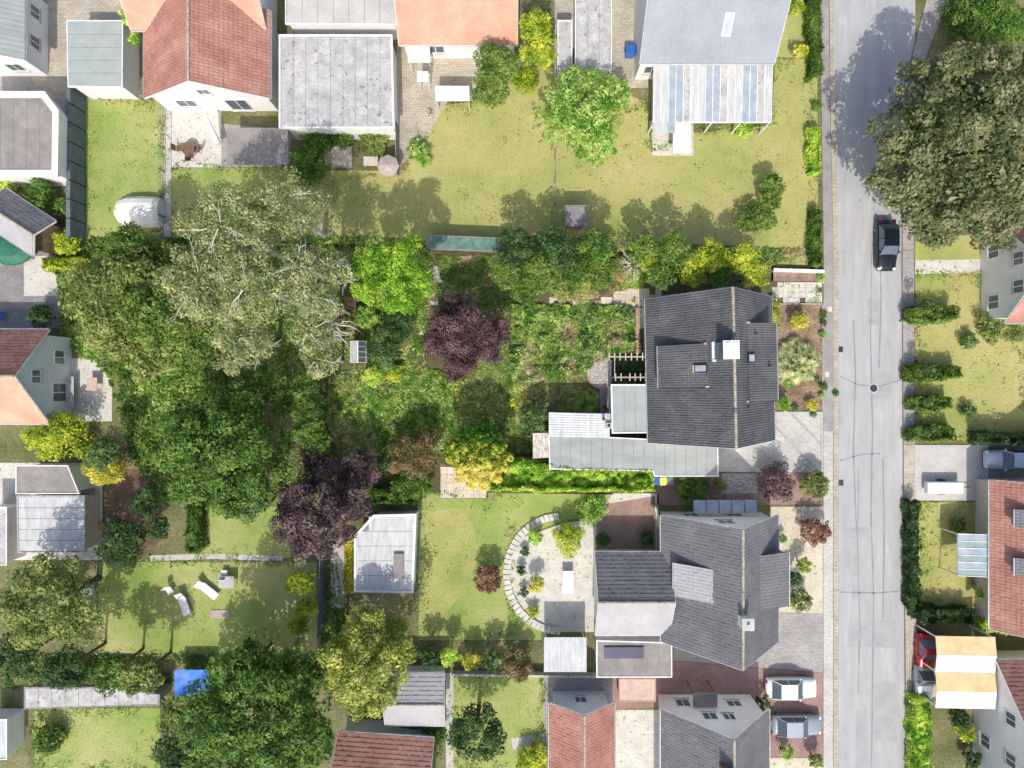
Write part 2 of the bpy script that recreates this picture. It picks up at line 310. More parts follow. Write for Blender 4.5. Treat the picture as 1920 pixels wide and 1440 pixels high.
def tree(px, py, rpx, top, mat, name, label, group=None, bark='bark', leafsize=.16, cover=5.0, rzf=.8, lump=.3, rag=.15, trunk=True,
         cat='tree', twigs=False, ell=1.0, clumps=None, lobes=None, low=-.35, asp=.65, up=.25):
    """a tree or bush whose crown shows in the photo as a disc of radius rpx at (px, py); lobes adds discs (dx, dy, r) in pixels"""
    R = rpx*(H-top*.6)/F; rz = min(R*rzf, top*.49 if trunk else top*.62); zc = top-rz
    x, y, _ = P(px, py, zc+rz*.3); t = thing(name, label, cat, (x, y, 0), 0, group)
    arr = [crown_leaves((0, 0, zc), R, rz, leafsize, cover, clumps, lump, rag, low, asp, up, ell)]
    for (dx, dy, rr) in (lobes or []):
        q = (H-zc)/F; r2 = rr*q; z2 = max(r2*.6, zc-(R-r2)*.35)
        arr.append(crown_leaves((dx*q, -dy*q, z2), r2, min(r2*rzf, z2), leafsize, cover, None, lump, rag, low, asp, up))
    np_mesh('crown' if trunk else 'foliage', np.concatenate(arr), 4, [mat], t)
    tm = MB(); tr = max(.05, R*.055)
    hz = max(.15, zc if trunk else zc*.9)
    tm.tube((x, y, 0), (x+U(-.1, .1)*R*.3, y+U(-.1, .1)*R*.3, hz), tr*1.35, tr*.8, 10)
    tm.build('trunk' if trunk else 'stem', bark, t)
    lm = MB()
    for k in range(5 if trunk else 4):
        an = k*2*math.pi/5+U(-.4, .4)
        limb_chain(lm, (x, y, hz*U(.5, .8)), (math.cos(an), math.sin(an), .3), R*U(.5, .65), tr*.5, 1 if R > 1.2 else 0, up=.0)
    for (dx, dy, rr) in (lobes or []):
        q = (H-zc)/F; lm.tube((x, y, hz*.6), (x+dx*q, y-dy*q, max(.2, hz*.8)), tr*.5, tr*.25, 6)
    lm.build('limb', bark, t)
    if twigs:
        for k in range(twigs):
            tw = MB(); an = 2*math.pi*k/twigs+U(-.5, .5); rr = R*U(.05, .35)
            limb_chain(tw, (x+math.cos(an)*rr, y+math.sin(an)*rr, zc+rz*U(.72, .92)), (math.cos(an), math.sin(an), -.12), R*U(.3, .55), .042, 2, .6, 5, up=-.08)
            tw.build('branch', bark, t, label='pale bare branch showing above the leaves')
    return t
def bush(px, py, rpx, top, mat, label, name='garden_shrub', **kw):
    kw.setdefault('cat', 'shrub'); kw.setdefault('rzf', .85); kw.setdefault('leafsize', .11)
    return tree(px, py, rpx*1.1, top, mat, name, label, trunk=False, **kw)
def vnoise(x, y, sc, seed):
    g = np.random.default_rng(seed).random((128, 128)); fx = x/sc+500; fy = y/sc+500
    ix = np.floor(fx).astype(int); iy = np.floor(fy).astype(int); tx = fx-ix; ty = fy-iy; tx = tx*tx*(3-2*tx); ty = ty*ty*(3-2*ty)
    a = g[ix % 128, iy % 128]; b = g[(ix+1) % 128, iy % 128]; c = g[ix % 128, (iy+1) % 128]; d = g[(ix+1) % 128, (iy+1) % 128]
    return (a*(1-tx)+b*tx)*(1-ty)+(c*(1-tx)+d*tx)*ty
def inside(x, y, poly):
    res = np.zeros(len(x), bool); n = len(poly); j = n-1
    for i in range(n):
        xi, yi = poly[i][:2]; xj, yj = poly[j][:2]
        c = ((yi > y) != (yj > y)) & (x < (xj-xi)*(y-yi)/(yj-yi+1e-12)+xi); res ^= c; j = i
    return res
def hedge(poly_px, h, mat, label, leafsize=.13, cover=4.0, name='hedge', bumpy=.18, sc=.7, cat='hedge', group=None):
    """clipped or loose hedge: leaves over the top and down the sides of an outline (pixels at height h)"""
    poly = [P(a, b, h)[:2] for a, b in poly_px]; xs = [p[0] for p in poly]; ys = [p[1] for p in poly]
    cx, cy = sum(xs)/len(xs), sum(ys)/len(ys)
    t = thing(name, label, cat, (cx, cy, 0), 0, group)
    A = (max(xs)-min(xs))*(max(ys)-min(ys)); n = int(A*cover/(leafsize**2*.6)*1.3)
    x = RNG.uniform(min(xs), max(xs), n); y = RNG.uniform(min(ys), max(ys), n); k = inside(x, y, poly); x = x[k]; y = y[k]
    z = h*(1-bumpy*2.6*(1-vnoise(x, y, sc, 3)*.6-vnoise(x, y, sc*.45, 4)*.4))-RNG.exponential(.1, len(x))
    nn = RNG.normal(size=(len(x), 3))*.42+np.array([0, -.12, 1.0]); pos = np.stack([x, y, np.maximum(z, .1)], 1)
    P_ = [pos]; N_ = [nn]
    m = len(poly)
    for i in range(m):
        a_, b_ = np.array(poly[i]), np.array(poly[(i+1) % m]); L = np.linalg.norm(b_-a_); q = int(L*h*cover*.8/(leafsize**2*.6))
        if q < 1: continue
        u = RNG.uniform(0, 1, q); e2 = a_+(b_-a_)*u[:, None]; d = (b_-a_)/L; out = np.array([d[1], -d[0]])
        cen = np.array([cx, cy]); sgn = np.sign(((a_+b_)/2-cen) @ out) or 1; out = out*sgn
        zz = RNG.uniform(.05, h*.97, q); off = (vnoise(e2[:, 0]+zz, e2[:, 1], sc*.8, 5)-.5)*.45+RNG.normal(size=q)*.07-(zz/h)**3*.12
        pp = np.stack([e2[:, 0]+out[0]*off, e2[:, 1]+out[1]*off, zz], 1)
        P_.append(pp); N_.append(RNG.normal(size=(q, 3))*.5+np.array([out[0], out[1], .5]))
    pos = np.concatenate(P_)-np.array([cx, cy, 0]); nn = np.concatenate(N_); TRIS[0] += 2*len(pos)
    np_mesh('foliage', leaves(pos, nn, leafsize), 4, [mat], t)
    sm = MB(); k = max(2, int(max(max(xs)-min(xs), max(ys)-min(ys))/.7))
    horiz = (max(xs)-min(xs)) > (max(ys)-min(ys))
    for i in range(k):
        f = (i+.5)/k
        xx = min(xs)+(max(xs)-min(xs))*f if horiz else cx
        yy = cy if horiz else min(ys)+(max(ys)-min(ys))*f
        sm.tube((xx, yy, 0), (xx+U(-.1, .1), yy+U(-.1, .1), h*.75), .035, .02, 5)
    sm.build('stem', 'bark', t)
    return t
Z = {}
def sheet(name, poly_px, z, mat, kind='structure', real=False, parent=None):
    poly = poly_px if real else [P(a, b)[:2] for a, b in poly_px]
    n = len(poly); ar = sum(poly[i][0]*poly[(i+1) % n][1]-poly[(i+1) % n][0]*poly[i][1] for i in range(n))
    if ar < 0: poly = poly[::-1]
    mb = MB(); mb.add([(p[0], p[1], z) for p in poly], [tuple(range(n))])
    return mb.build(name, mat, parent, kind)
def rect(x0, y0, x1, y1): return [(x0, y0), (x1, y0), (x1, y1), (x0, y1)]
def Rw(x0, y0, x1, y1, h):    # pixel rectangle at height h -> metres (xmin, ymin, xmax, ymax)
    a = P(x0, y1, h); b = P(x1, y0, h); return a[0], a[1], b[0], b[1]
def paving(bed, name, x0, y0, x1, y1, sx, sy, mat, z, skip=0.0, jit=.01, th=.02, gap=.015, poly=None):
    """single slabs on a bed sheet, pieces proud and a little uneven"""
    ax, ay, bx, by = Rw(x0, y0, x1, y1, 0); nx = max(1, round((bx-ax)/sx)); ny = max(1, round((by-ay)/sy)); dx = (bx-ax)/nx; dy = (by-ay)/ny
    me = None
    for i in range(nx):
        for j in range(ny):
            if U(0, 1) < skip: continue
            cx, cy = ax+(i+.5)*dx, ay+(j+.5)*dy
            if poly and not inside(np.array([cx]), np.array([cy]), poly)[0]: continue
            if me is None:
                o = MB().box(-dx/2+gap/2, -dy/2+gap/2, -.03, dx/2-gap/2, dy/2-gap/2, th).build(name, mat, bed); me = o.data
            else:
                o = bpy.data.objects.new(name, me); COL.objects.link(o); o.parent = bed
            o.location = (cx, cy, z+U(-.004, .006)); o.rotation_euler = (U(-.012, .012), U(-.012, .012), U(-jit, jit))

def tiles(parent, name, q, wave, course, mat, amp=None, step=.03, seg=4):
    """tiled slope: q = eave-left, eave-right, ridge-right, ridge-left (3D); waves run down the slope, courses overlap"""
    amp = amp or (.04 if wave < .2 else .018)
    q = [np.array(p, float) for p in q]; LU = np.linalg.norm(q[1]-q[0]); LV = np.linalg.norm(q[3]-q[0])
    nrm = unit(np.cross(q[1]-q[0], q[3]-q[0])); nw = max(2, round(LU/wave)); nc = max(2, round(LV/course))
    u = np.linspace(0, 1, nw*seg+1); prof = amp*(np.cos(u*nw*2*np.pi)*.5+.5)**1.4
    rows = []; rs = []
    for j in range(nc):
        rows += [j/nc, (j+1)/nc]; rs += [step, 0.0]
    V = np.array(rows); S = np.array(rs)
    UU, VV = np.meshgrid(u, V); base = (q[0]*(1-UU[..., None])+q[1]*UU[..., None])*(1-VV[..., None])+(q[3]*(1-UU[..., None])+q[2]*UU[..., None])*VV[..., None]
    jitter = RNG.normal(size=(nc, nw))*.007; jj = np.repeat(np.repeat(jitter, 2, 0), seg, 1); jj = np.concatenate([jj, jj[:, -1:]], 1)
    pts = base+nrm*(prof[None, :, None]+S[:, None, None]+jj[..., None]+.01)
    R_, C_ = UU.shape; idx = np.arange(R_*C_).reshape(R_, C_)
    f = np.stack([idx[:-1, :-1], idx[:-1, 1:], idx[1:, 1:], idx[1:, :-1]], -1).reshape(-1, 4)
    o = ORG.get(parent, (0, 0, 0)); pts = pts.reshape(-1, 3)-np.array(o)
    me = bpy.data.meshes.new(name); me.vertices.add(len(pts)); me.vertices.foreach_set('co', pts.reshape(-1).astype(np.float32))
    me.loops.add(len(f)*4); me.loops.foreach_set('vertex_index', f.reshape(-1).astype(np.int32))
    me.polygons.add(len(f)); me.polygons.foreach_set('loop_start', np.arange(len(f), dtype=np.int32)*4)
    me.materials.append(M(mat)); me.update(calc_edges=True); me.shade_flat(); TRIS[0] += 2*len(f)
    ob = bpy.data.objects.new(name, me); COL.objects.link(ob); ob.parent = parent; ORG[ob] = o; ob['kind'] = 'stuff'
    return ob
def win(parent, c, face, w, h, frame='white_paint', glass='glass', name='window'):
    """window on a wall face ('n','s','e','w'), c = centre on the wall surface"""
    x, y, z = c; fr = MB(); gl = MB(); t = .07; d = .05
    def bx(mb, a0, z0, a1, z1, d0, d1):
        if face in 'ns':
            s = 1 if face == 'n' else -1; mb.box(x+a0, min(y+s*d0, y+s*d1), z+z0, x+a1, max(y+s*d0, y+s*d1), z+z1)
        else:
            s = 1 if face == 'e' else -1; mb.box(min(x+s*d0, x+s*d1), y+a0, z+z0, max(x+s*d0, x+s*d1), y+a1, z+z1)
    bx(fr, -w/2, -h/2, w/2, -h/2+t, -.02, d); bx(fr, -w/2, h/2-t, w/2, h/2, -.02, d)
    bx(fr, -w/2, -h/2+t, -w/2+t, h/2-t, -.02, d); bx(fr, w/2-t, -h/2+t, w/2, h/2-t, -.02, d); bx(fr, -t/2, -h/2+t, t/2, h/2-t, -.02, d-.01)
    f = fr.build(name, frame, parent)
    bx(gl, -w/2+t, -h/2+t, -t/2, h/2-t, -.01, .012); bx(gl, t/2, -h/2+t, w/2-t, h/2-t, -.01, .012); gl.build('pane', glass, f)
    sl = MB(); bx(sl, -w/2-.06, -h/2-.06, w/2+.06, -h/2-.002, -.02, .14); sl.build('sill', 'concrete', f)
    return f
def gable_house(name, label, x0, y0, x1, y1, he, hr, axis, tile, wall, rot=0.0, over=.45, wave=.2, course=.34, ridge='ridge_stone',
                wins=(), chimney=None, cat='house', seg=4, gutter=True, shade_tile=None, vover=.25):
    """house with a saddle roof; its eaves show in the photo as the pixel rectangle at height he. axis 'y' = ridge runs north-south"""
    ax, ay, bx, by = Rw(x0, y0, x1, y1, he); cx, cy = (ax+bx)/2, (ay+by)/2; w, l = (bx-ax)/2, (by-ay)/2
    t = thing(name, label, cat, (cx, cy, 0), rot, local=True)
    if axis == 'y': T = lambda a, b, z: (a, b, z); hw, hl = w, l
    else: T = lambda a, b, z: (-b, a, z); hw, hl = l, w
    s = (hr-he)/hw
    # walls
    ww, wl = hw-over, hl-vover; zt = he+over*s-.12; zr = hr-.14
    mb = MB()
    vs = [T(-ww, -wl, 0), T(ww, -wl, 0), T(ww, wl, 0), T(-ww, wl, 0), T(-ww, -wl, zt), T(ww, -wl, zt), T(ww, wl, zt), T(-ww, wl, zt), T(0, -wl, zr), T(0, wl, zr)]
    mb.add(vs, [(0, 1, 5, 8, 4), (2, 3, 7, 9, 6), (1, 2, 6, 5), (3, 0, 4, 7), (4, 8, 9, 7), (5, 6, 9, 8)]); mb.build('wall', wall, t)
    for sgn in (-1, 1):
        e0, e1, r1, r0 = (sgn*hw, -sgn*hl*-1), (sgn*hw, 0), 0, 0
        if sgn == 1: q = [T(hw, -hl, he), T(hw, hl, he), T(0, hl, hr), T(0, -hl, hr)]
        else: q = [T(-hw, hl, he), T(-hw, -hl, he), T(0, -hl, hr), T(0, hl, hr)]
        MB().slab(q, .1).build('roof', 'wood_grey', t)
        tl = (shade_tile if (shade_tile and sgn == (1 if axis == 'x' else -1)) else tile)  # north slope's shade is put into the colour by darker tiles
        tiles(t, 'roof_tiles', q, wave, course, tl, seg=seg)
        if gutter:
            g = MB(); a0, b0 = T(sgn*(hw+.06), -hl, he-.05), T(sgn*(hw+.06), hl, he-.05); g.tube(a0, b0, .065, .065, 8); g.build('gutter', 'zinc', t)
    rc = MB(); k = int(2*hl/.38)
    for i in range(k):
        a0 = -hl+i*2*hl/k; rc.tube(T(0, a0+.01, hr+.015), T(0, a0+2*hl/k+.02, hr+.03), .115, .105, 7)
    rc.build('ridge_cap', ridge, t, 'stuff')
    for e_ in (-1, 1):
        for sgn in (-1, 1):
            vb = MB()
            y_ = e_*(hl+.015)
            A = [Vector(T(sgn*hw, y_, he)), Vector(T(0, y_, hr))]
            dz = Vector((0, 0, .17)); off = Vector(T(0, e_*.03, 0))
            vs = [A[0]-dz, A[1]-dz, A[1]+Vector((0, 0, .03)), A[0]+Vector((0, 0, .03))]; vs2 = [v+off for v in vs]
            vb.add(vs+vs2, [(0, 1, 2, 3), (7, 6, 5, 4), (0, 4, 5, 1), (1, 5, 6, 2), (2, 6, 7, 3), (3, 7, 4, 0)])
            vb.build('verge_board', 'white_paint' if wall != 'dark' else 'wood_grey', t)
    for (fc, u_, z_, w_, h_) in wins:      # u along the wall, in the house's own frame
        ex, ey = (ww, wl) if axis == 'y' else (wl, ww)
        c = {'n': (u_, ey, z_), 's': (u_, -ey, z_), 'e': (ex, u_, z_), 'w': (-ex, u_, z_)}[fc]; win(t, c, fc, w_, h_)
    if chimney:
        for (a_, b_, sx, sy, up, mt) in chimney:
            zc = hr-abs(a_ if axis == 'y' else b_)*s
            c = MB(); c.box(a_-sx, b_-sy, zc-.8, a_+sx, b_+sy, hr+up); ch = c.build('chimney', mt, t)
            cp = MB(); cp.box(a_-sx-.06, b_-sy-.06, hr+up+.002, a_+sx+.06, b_+sy+.06, hr+up+.09); cp.tube((a_, b_, hr+up+.09), (a_, b_, hr+up+.3), .1, .1, 8); cp.build('chimney_cap', 'concrete', ch)
    t['_s'] = s; del t['_s']
    return t
def roof_window(t, x, y, z, dx, w, l, slope, beige=False):
    """skylight on an east/west slope (local frame); l runs down the slope"""
    c, s_ = math.cos(slope), math.sin(slope)
    def q(u, v, k): return (x+dx*(u*c)+dx*k*s_*1.0, y+v, z-u*s_+k*c)
    def plate(mb, u0, v0, u1, v1, k0, k1):
        vs = [q(u, v, k) for k in (k0, k1) for (u, v) in ((u0, v0), (u1, v0), (u1, v1), (u0, v1))]
        mb.add(vs, [(0, 3, 2, 1), (4, 5, 6, 7), (0, 1, 5, 4), (1, 2, 6, 5), (2, 3, 7, 6), (3, 0, 4, 7)])
    f = MB(); b = .06
    plate(f, -l/2, -w/2, l/2, -w/2+b, .0, .16); plate(f, -l/2, w/2-b, l/2, w/2, 0, .16); plate(f, -l/2, -w/2+b, -l/2+b, w/2-b, 0, .16); plate(f, l/2-b, -w/2+b, l/2, w/2-b, 0, .16)
    fo = f.build('roof_window', 'steel_dark', t)
    g = MB(); plate(g, -l/2+b, -w/2+b, l/2-b, w/2-b, .05, .12); g.build('pane', 'glass_pale', fo)
    if beige: a_ = MB(); plate(a_, l/2+.01, -w/2, l/2+.16, w/2, .02, .09); a_.build('flashing', 'wood_pale', fo)
def flat_roof(name, label, poly_px, h, mat, wall='render_white', trim='white_paint', cat='garage', th=.16, strips=None, inset=.2, upstand=.06, group=None, roofname='roof', tr_w=.09):
    """flat-roofed building from its roof outline in pixels; strips = (direction, width): felt laid in single strips"""
    poly = [P(a_, b_, h)[:2] for a_, b_ in poly_px]; n = len(poly)
    ar = sum(poly[i][0]*poly[(i+1) % n][1]-poly[(i+1) % n][0]*poly[i][1] for i in range(n))
    if ar < 0: poly = poly[::-1]
    cx = sum(p[0] for p in poly)/n; cy = sum(p[1] for p in poly)/n
    t = thing(name, label, cat, (cx, cy, 0), 0, group)
    def shrink(d):
        out = []
        for i in range(n):
            p0, p1, p2 = Vector(poly[i-1]), Vector(poly[i]), Vector(poly[(i+1) % n])
            d1 = (p1-p0).normalized(); d2 = (p2-p1).normalized(); n1 = Vector((-d1.y, d1.x)); n2 = Vector((-d2.y, d2.x)); m_ = (n1+n2)
            m_ = m_/max(.3, m_.dot(n1)); out.append((p1.x+m_.x*d, p1.y+m_.y*d))
        return out
    MB().prism(shrink(inset), 0, h-th).build('wall', wall, t)
    MB().prism(shrink(tr_w+.004), h-th+.003, h).build(roofname, 'slab_grey' if strips else mat, t)
    outer, inner = poly, shrink(tr_w); mb = MB()
    for i in range(n):
        j = (i+1) % n; a_, b_, c_, d_ = outer[i], outer[j], inner[j], inner[i]
        mb.prism([a_, b_, c_, d_], h-th, h+upstand)
    mb.build('fascia', trim, t)
    if strips:
        dr, sw = strips; inn = shrink(tr_w+.02); xs = [p[0] for p in inn]; ys = [p[1] for p in inn]
        lo, hi = (min(xs), max(xs)) if dr == 'y' else (min(ys), max(ys)); k = max(1, round((hi-lo)/sw)); w_ = (hi-lo)/k
        for i in range(k):
            a0, a1 = lo+i*w_+.02, lo+(i+1)*w_-.02
            if dr == 'y':
                yy = [clip_span(inn, (a0+a1)/2, 0)]; (c0, c1) = yy[0]; m_ = MB().box(a0, c0, h+.001, a1, c1, h+.014+U(0, .008))
            else:
                (c0, c1) = clip_span(inn, (a0+a1)/2, 1); m_ = MB().box(c0, a0, h+.001, c1, a1, h+.014+U(0, .008))
            m_.build('felt_strip', mat, t)
    return t
def clip_span(poly, v, ax):
    c = []; n = len(poly)
    for i in range(n):
        p, q = poly[i], poly[(i+1) % n]
        if (p[ax]-v)*(q[ax]-v) < 0: c.append(p[1-ax]+(q[1-ax]-p[1-ax])*(v-p[ax])/(q[ax]-p[ax]))
    return (min(c), max(c)) if len(c) > 1 else (0, .1)
def corrugated(parent, name, quad, pitch, amp, mat, along='u', th=.006):
    """corrugated sheet: quad corners 3D (a, b, c, d); ridges run from side ab to side dc"""
    q = [Vector(p) for p in quad]; L = (q[1]-q[0]).length; n = max(4, int(L/pitch)*6); nn = (q[1]-q[0]).cross(q[3]-q[0]).normalized(); mb = MB(); vs = []
    for i in range(n+1):
        u = i/n; k = math.sin(u*L/pitch*2*math.pi)*amp
        for e0, e1 in ((q[0], q[1]), (q[3], q[2])): vs.append(e0.lerp(e1, u)+nn*k)
        for e0, e1 in ((q[0], q[1]), (q[3], q[2])): vs.append(e0.lerp(e1, u)+nn*(k-th))
    fs = []
    for i in range(n): a_ = 4*i; fs += [(a_, a_+4, a_+5, a_+1), (a_+2, a_+3, a_+7, a_+6)]
    fs += [(0, 1, 3, 2), (4*n, 4*n+2, 4*n+3, 4*n+1)]
    mb.add(vs, fs); return mb.build(name, mat, parent)
def car(px, py, ang, paint, label, L=4.3, Wd=1.8, group='parked cars'):
    x, y, _ = P(px, py, 1.0); t = thing('parked_car', label, 'car', (x, y, 0), ang, group, local=True)
    sec = [(-L/2, .55, .62, .78), (-L/2+.1, .35, .8, .86), (-L/2+.9, .25, .9, .9), (-L/2+1.25, .22, .95, .92), (L/2-1.3, .22, .93, .92), (L/2-.35, .27, .78, .87), (L/2-.06, .33, .66, .78), (L/2, .42, .58, .66)]
    vs = []; fs = []
    for (xx, z0, z1, k) in sec:
        w = Wd/2*k
        ring = [(-w, z0+.05), (-w, z1-.16), (-w*.9, z1-.03), (-w*.5, z1+.015), (0, z1+.025), (w*.5, z1+.015), (w*.9, z1-.03), (w, z1-.16), (w, z0+.05), (0, z0)]
        vs += [(xx, a_, b_) for a_, b_ in ring]
    m = 10
    for i in range(len(sec)-1):
        for k in range(m): fs.append((i*m+k, i*m+(k+1) % m, (i+1)*m+(k+1) % m, (i+1)*m+k))
    fs += [tuple(range(m))[::-1], tuple(range((len(sec)-1)*m, len(sec)*m))]
    MB().add(vs, [f[::-1] for f in fs]).build('body', paint, t, smooth=True)
    def ringz(xx, w, z): return [(xx, -w, z), (xx, w, z)]
    hb = .9; w0, w1 = Wd/2*.86, Wd/2*.68; x0, x1, x2, x3 = -L/2+.45, -L/2+1.05, L/2-1.95, L/2-1.25; hz = 1.43
    g = MB().add([(x0, -w0, hb), (x0, w0, hb), (x3, w0, hb), (x3, -w0, hb), (x1, -w1, hz), (x1, w1, hz), (x2, w1, hz), (x2, -w1, hz)],
                 [(0, 4, 5, 1), (1, 5, 6, 2), (2, 6, 7, 3), (3, 7, 4, 0), (4, 7, 6, 5)]); g.build('windows', 'glass', t, label='dark glass all round the cabin')
    r = MB().slab([(x1-.04, -w1-.02, hz+.03), (x2+.03, -w1-.02, hz+.03), (x2+.03, w1+.02, hz+.03), (x1-.04, w1+.02, hz+.03)], .05); r.build('roof', paint, t, bevel=.02)
    pl = MB()
    for sy in (-1, 1):
        pl.tube((x3, sy*w0, hb), (x2, sy*w1, hz), .03, .03, 5); pl.tube((x0, sy*w0, hb), (x1, sy*w1, hz), .04, .04, 5); xm = (x1+x2)/2; pl.tube((xm, sy*w0*1.0, hb), (xm, sy*w1, hz), .03, .03, 5)
    pl.build('pillar', paint, t)
    for sx in (-L/2+.8, L/2-.85):
        for sy in (-1, 1):
            a_ = sy*(Wd/2-.33); wl = MB().tube((sx, a_, .32), (sx, a_+sy*.19, .32), .32, .32, 16).build('wheel', 'rubber', t); MB().tube((sx, a_+sy*.15, .32), (sx, a_+sy*.196, .32), .2, .2, 12).build('rim', 'zinc', wl)
    for sy in (-1, 1):
        MB().dome((L/2-.2, sy*Wd*.33, .6), .16, .2, .14, 10, 3).build('headlight', 'lamp_glass', t); MB().box(-L/2-.01, sy*Wd*.33-.12, .68, -L/2+.09, sy*Wd*.33+.12, .82).build('tail_light', 'lamp_red', t)
        MB().box(x3-.35, sy*(Wd/2-.08)-.12, .9, x3-.2, sy*(Wd/2-.08)+.12, 1.02).build('wing_mirror', paint, t, bevel=.02)
    return t

# ------------------------------------------------------------------ the setting: ground, road, pavements, lawns, paths
sheet('ground', [(-150, -150), (150, -150), (150, 150), (-150, 150)], 0, 'meadow', real=True)
def pad(name, poly, z, mat, z0=0.0):
    return MB().prism([P(a_, b_)[:2] for a_, b_ in poly], z0, z).build(name, mat, None, 'structure')
# road with its bend at the top right
sheet('road', [(1572, 1650), (1572, 480), (1566, 250), (1558, -250), (1790, -250), (1735, 0), (1705, 120), (1692, 260), (1690, 480), (1692, 830), (1697, 1440), (1700, 1650)], .004, 'asphalt')
for i, (a_, b_, c_, d_) in enumerate([(1578, 470, 1586, 520), (1600, 1040, 1612, 1120), (1592, 1165, 1680, 1215), (1640, 1280, 1680, 1390), (1604, 1330, 1626, 1440), (1625, 560, 1650, 610), (1632, 700, 1672, 745), (1578, 990, 1630, 1010)]):
    sheet('road_patch', [(a_, b_), (c_, b_+U(-4, 4)), (c_+U(-3, 3), d_), (a_+U(-3, 3), d_+U(-4, 4))], .008, 'asphalt_patch')
for pts in ([(1634, 470), (1632, 640), (1636, 800), (1633, 960), (1638, 1120), (1634, 1440)], [(1600, 600), (1604, 700), (1600, 850), (1606, 1000)], [(1575, 706), (1610, 722), (1650, 724), (1690, 712)],
            [(1575, 864), (1615, 852), (1650, 850)], [(1655, 860), (1658, 1000), (1655, 1160)], [(1610, 880), (1608, 1010), (1612, 1180), (1609, 1300)], [(1575, 1110), (1640, 1112), (1692, 1108)], [(1650, 480), (1652, 560), (1648, 690)]):
    m_ = MB()
    for (p, q) in zip(pts[:-1], pts[1:]):
        n_ = 6
        for k in range(n_):
            f0, f1 = k/n_, (k+1)/n_; w_ = U(1.6, 3.4)*.5
            x0_, y0_ = p[0]+(q[0]-p[0])*f0, p[1]+(q[1]-p[1])*f0; x1_, y1_ = p[0]+(q[0]-p[0])*f1, p[1]+(q[1]-p[1])*f1
            if abs(x1_-x0_) > abs(y1_-y0_): qd = [(x0_, y0_-w_), (x1_, y1_-w_), (x1_, y1_+w_), (x0_, y0_+w_)]
            else: qd = [(x0_-w_, y0_), (x1_-w_, y1_), (x1_+w_, y1_), (x0_+w_, y0_)]
            m_.add([(*P(a_, b_)[:2], .010) for a_, b_ in qd[::-1]], [(0, 1, 2, 3)])
    m_.build('crack_seal', 'asphalt_seal', None, 'structure')
t = thing('manhole_cover', 'round dark manhole cover in the middle of the road east of the tiled house', 'manhole', P(1638, 728)); x_, y_, _ = P(1638, 728); MB().tube((x_, y_, .006), (x_, y_, .016), .42, .42, 24).build('frame_ring', 'concrete', t); MB().tube((x_, y_, .016), (x_, y_, .022), .32, .32, 24).build('cover', 'steel_dark', t)
for (gx_, gy_, lb) in ((1576, 655, 'upper road gully grate at the west kerb opposite the ornamental grass'), (1577, 905, 'lower road gully grate at the west kerb opposite the clipped ball')):
    t = thing('road_gully', lb, 'gully', P(gx_, gy_), 0, None); x_, y_, _ = P(gx_, gy_); m_ = MB(); m_.box(x_-.2, y_-.25, .006, x_+.2, y_+.25, .014); m_.build('grate', 'steel_dark', t)
# pavements
pad('pavement', [(1543, 808), (1543, 470), (1540, 250), (1534, -250), (1550, -250), (1556, 250), (1561.5, 470), (1561.5, 808)], .10, 'tarmac')
pad('gutter_strip', [(1562, 812), (1562, 470), (1557, 250), (1551, -250), (1557.5, -250), (1565.5, 250), (1571.5, 480), (1571.5, 812)], .085, 'gutter_stone')
pad('pavement_crossing', rect(1543, 808.5, 1561, 1650), .097, 'pavers_cream')
pad('gutter_strip', rect(1562, 812.5, 1571.5, 1650), .082, 'gutter_stone')
pad('pavement', [(1691, 470), (1712, 470), (1714, 832), (1693, 832)], .10, 'pavers_grey')
pad('pavement', [(1706, 120), (1736, 0), (1791, -250), (1830, -250), (1775, 0), (1730, 120), (1712, 260), (1712, 469), (1691, 469), (1693, 260)], .099, 'pavers_grey')
pad('pavement', [(1693, 833), (1714, 833), (1716, 1160), (1722, 1300), (1716, 1330), (1698, 1330)], .098, 'pavers_cream_wide')
pad('pavement', rect(1698, 1331, 1717, 1650), .10, 'pavers_grey')
for (a_, b_) in ((1555, 580), (1550, 702)): pad('pavement_patch', rect(a_-4, b_-5, a_+4, b_+5), .105, 'slab_pale', .09)
# own plot
sheet('garden_soil', [(545, 455), (1210, 470), (1210, 880), (1225, 928), (552, 920)], .006, 'soil_dark')
sheet('front_bed', rect(1452, 568, 1541, 772), .008, 'bark_mulch')
sheet('side_yard', rect(1205, 470, 1450, 575), .008, 'soil_dark')
pad('driveway', [(1340, 773), (1542.5, 773), (1542.5, 886), (1340, 884)], .094, 'pavers_cream')
for (a_, b_, c_, d_) in ((1453, 799, 1525, 876), (1480, 772, 1538, 832)):
    dx_, dy_ = c_-a_, d_-b_; L_ = math.hypot(dx_, dy_); nx_, ny_ = -dy_/L_*2.6, dx_/L_*2.6
    MB().prism([P(a_+nx_, b_+ny_)[:2], P(c_+nx_, d_+ny_)[:2], P(c_-nx_, d_-ny_)[:2], P(a_-nx_, b_-ny_)[:2]], .08, .099).build('paver_band', 'paver_pink', None, 'structure')
MB().prism([P(a_, b_)[:2] for a_, b_ in rect(1537, 775, 1540, 885)], .08, .101).build('paver_band', 'paver_pink', None, 'structure')
sheet('red_paving', rect(1232, 886, 1542, 946), .010, 'pavers_red')
sheet('gravel_strip', [(1355, 888), (1420, 888), (1420, 925), (1352, 925)], .014, 'gravel')
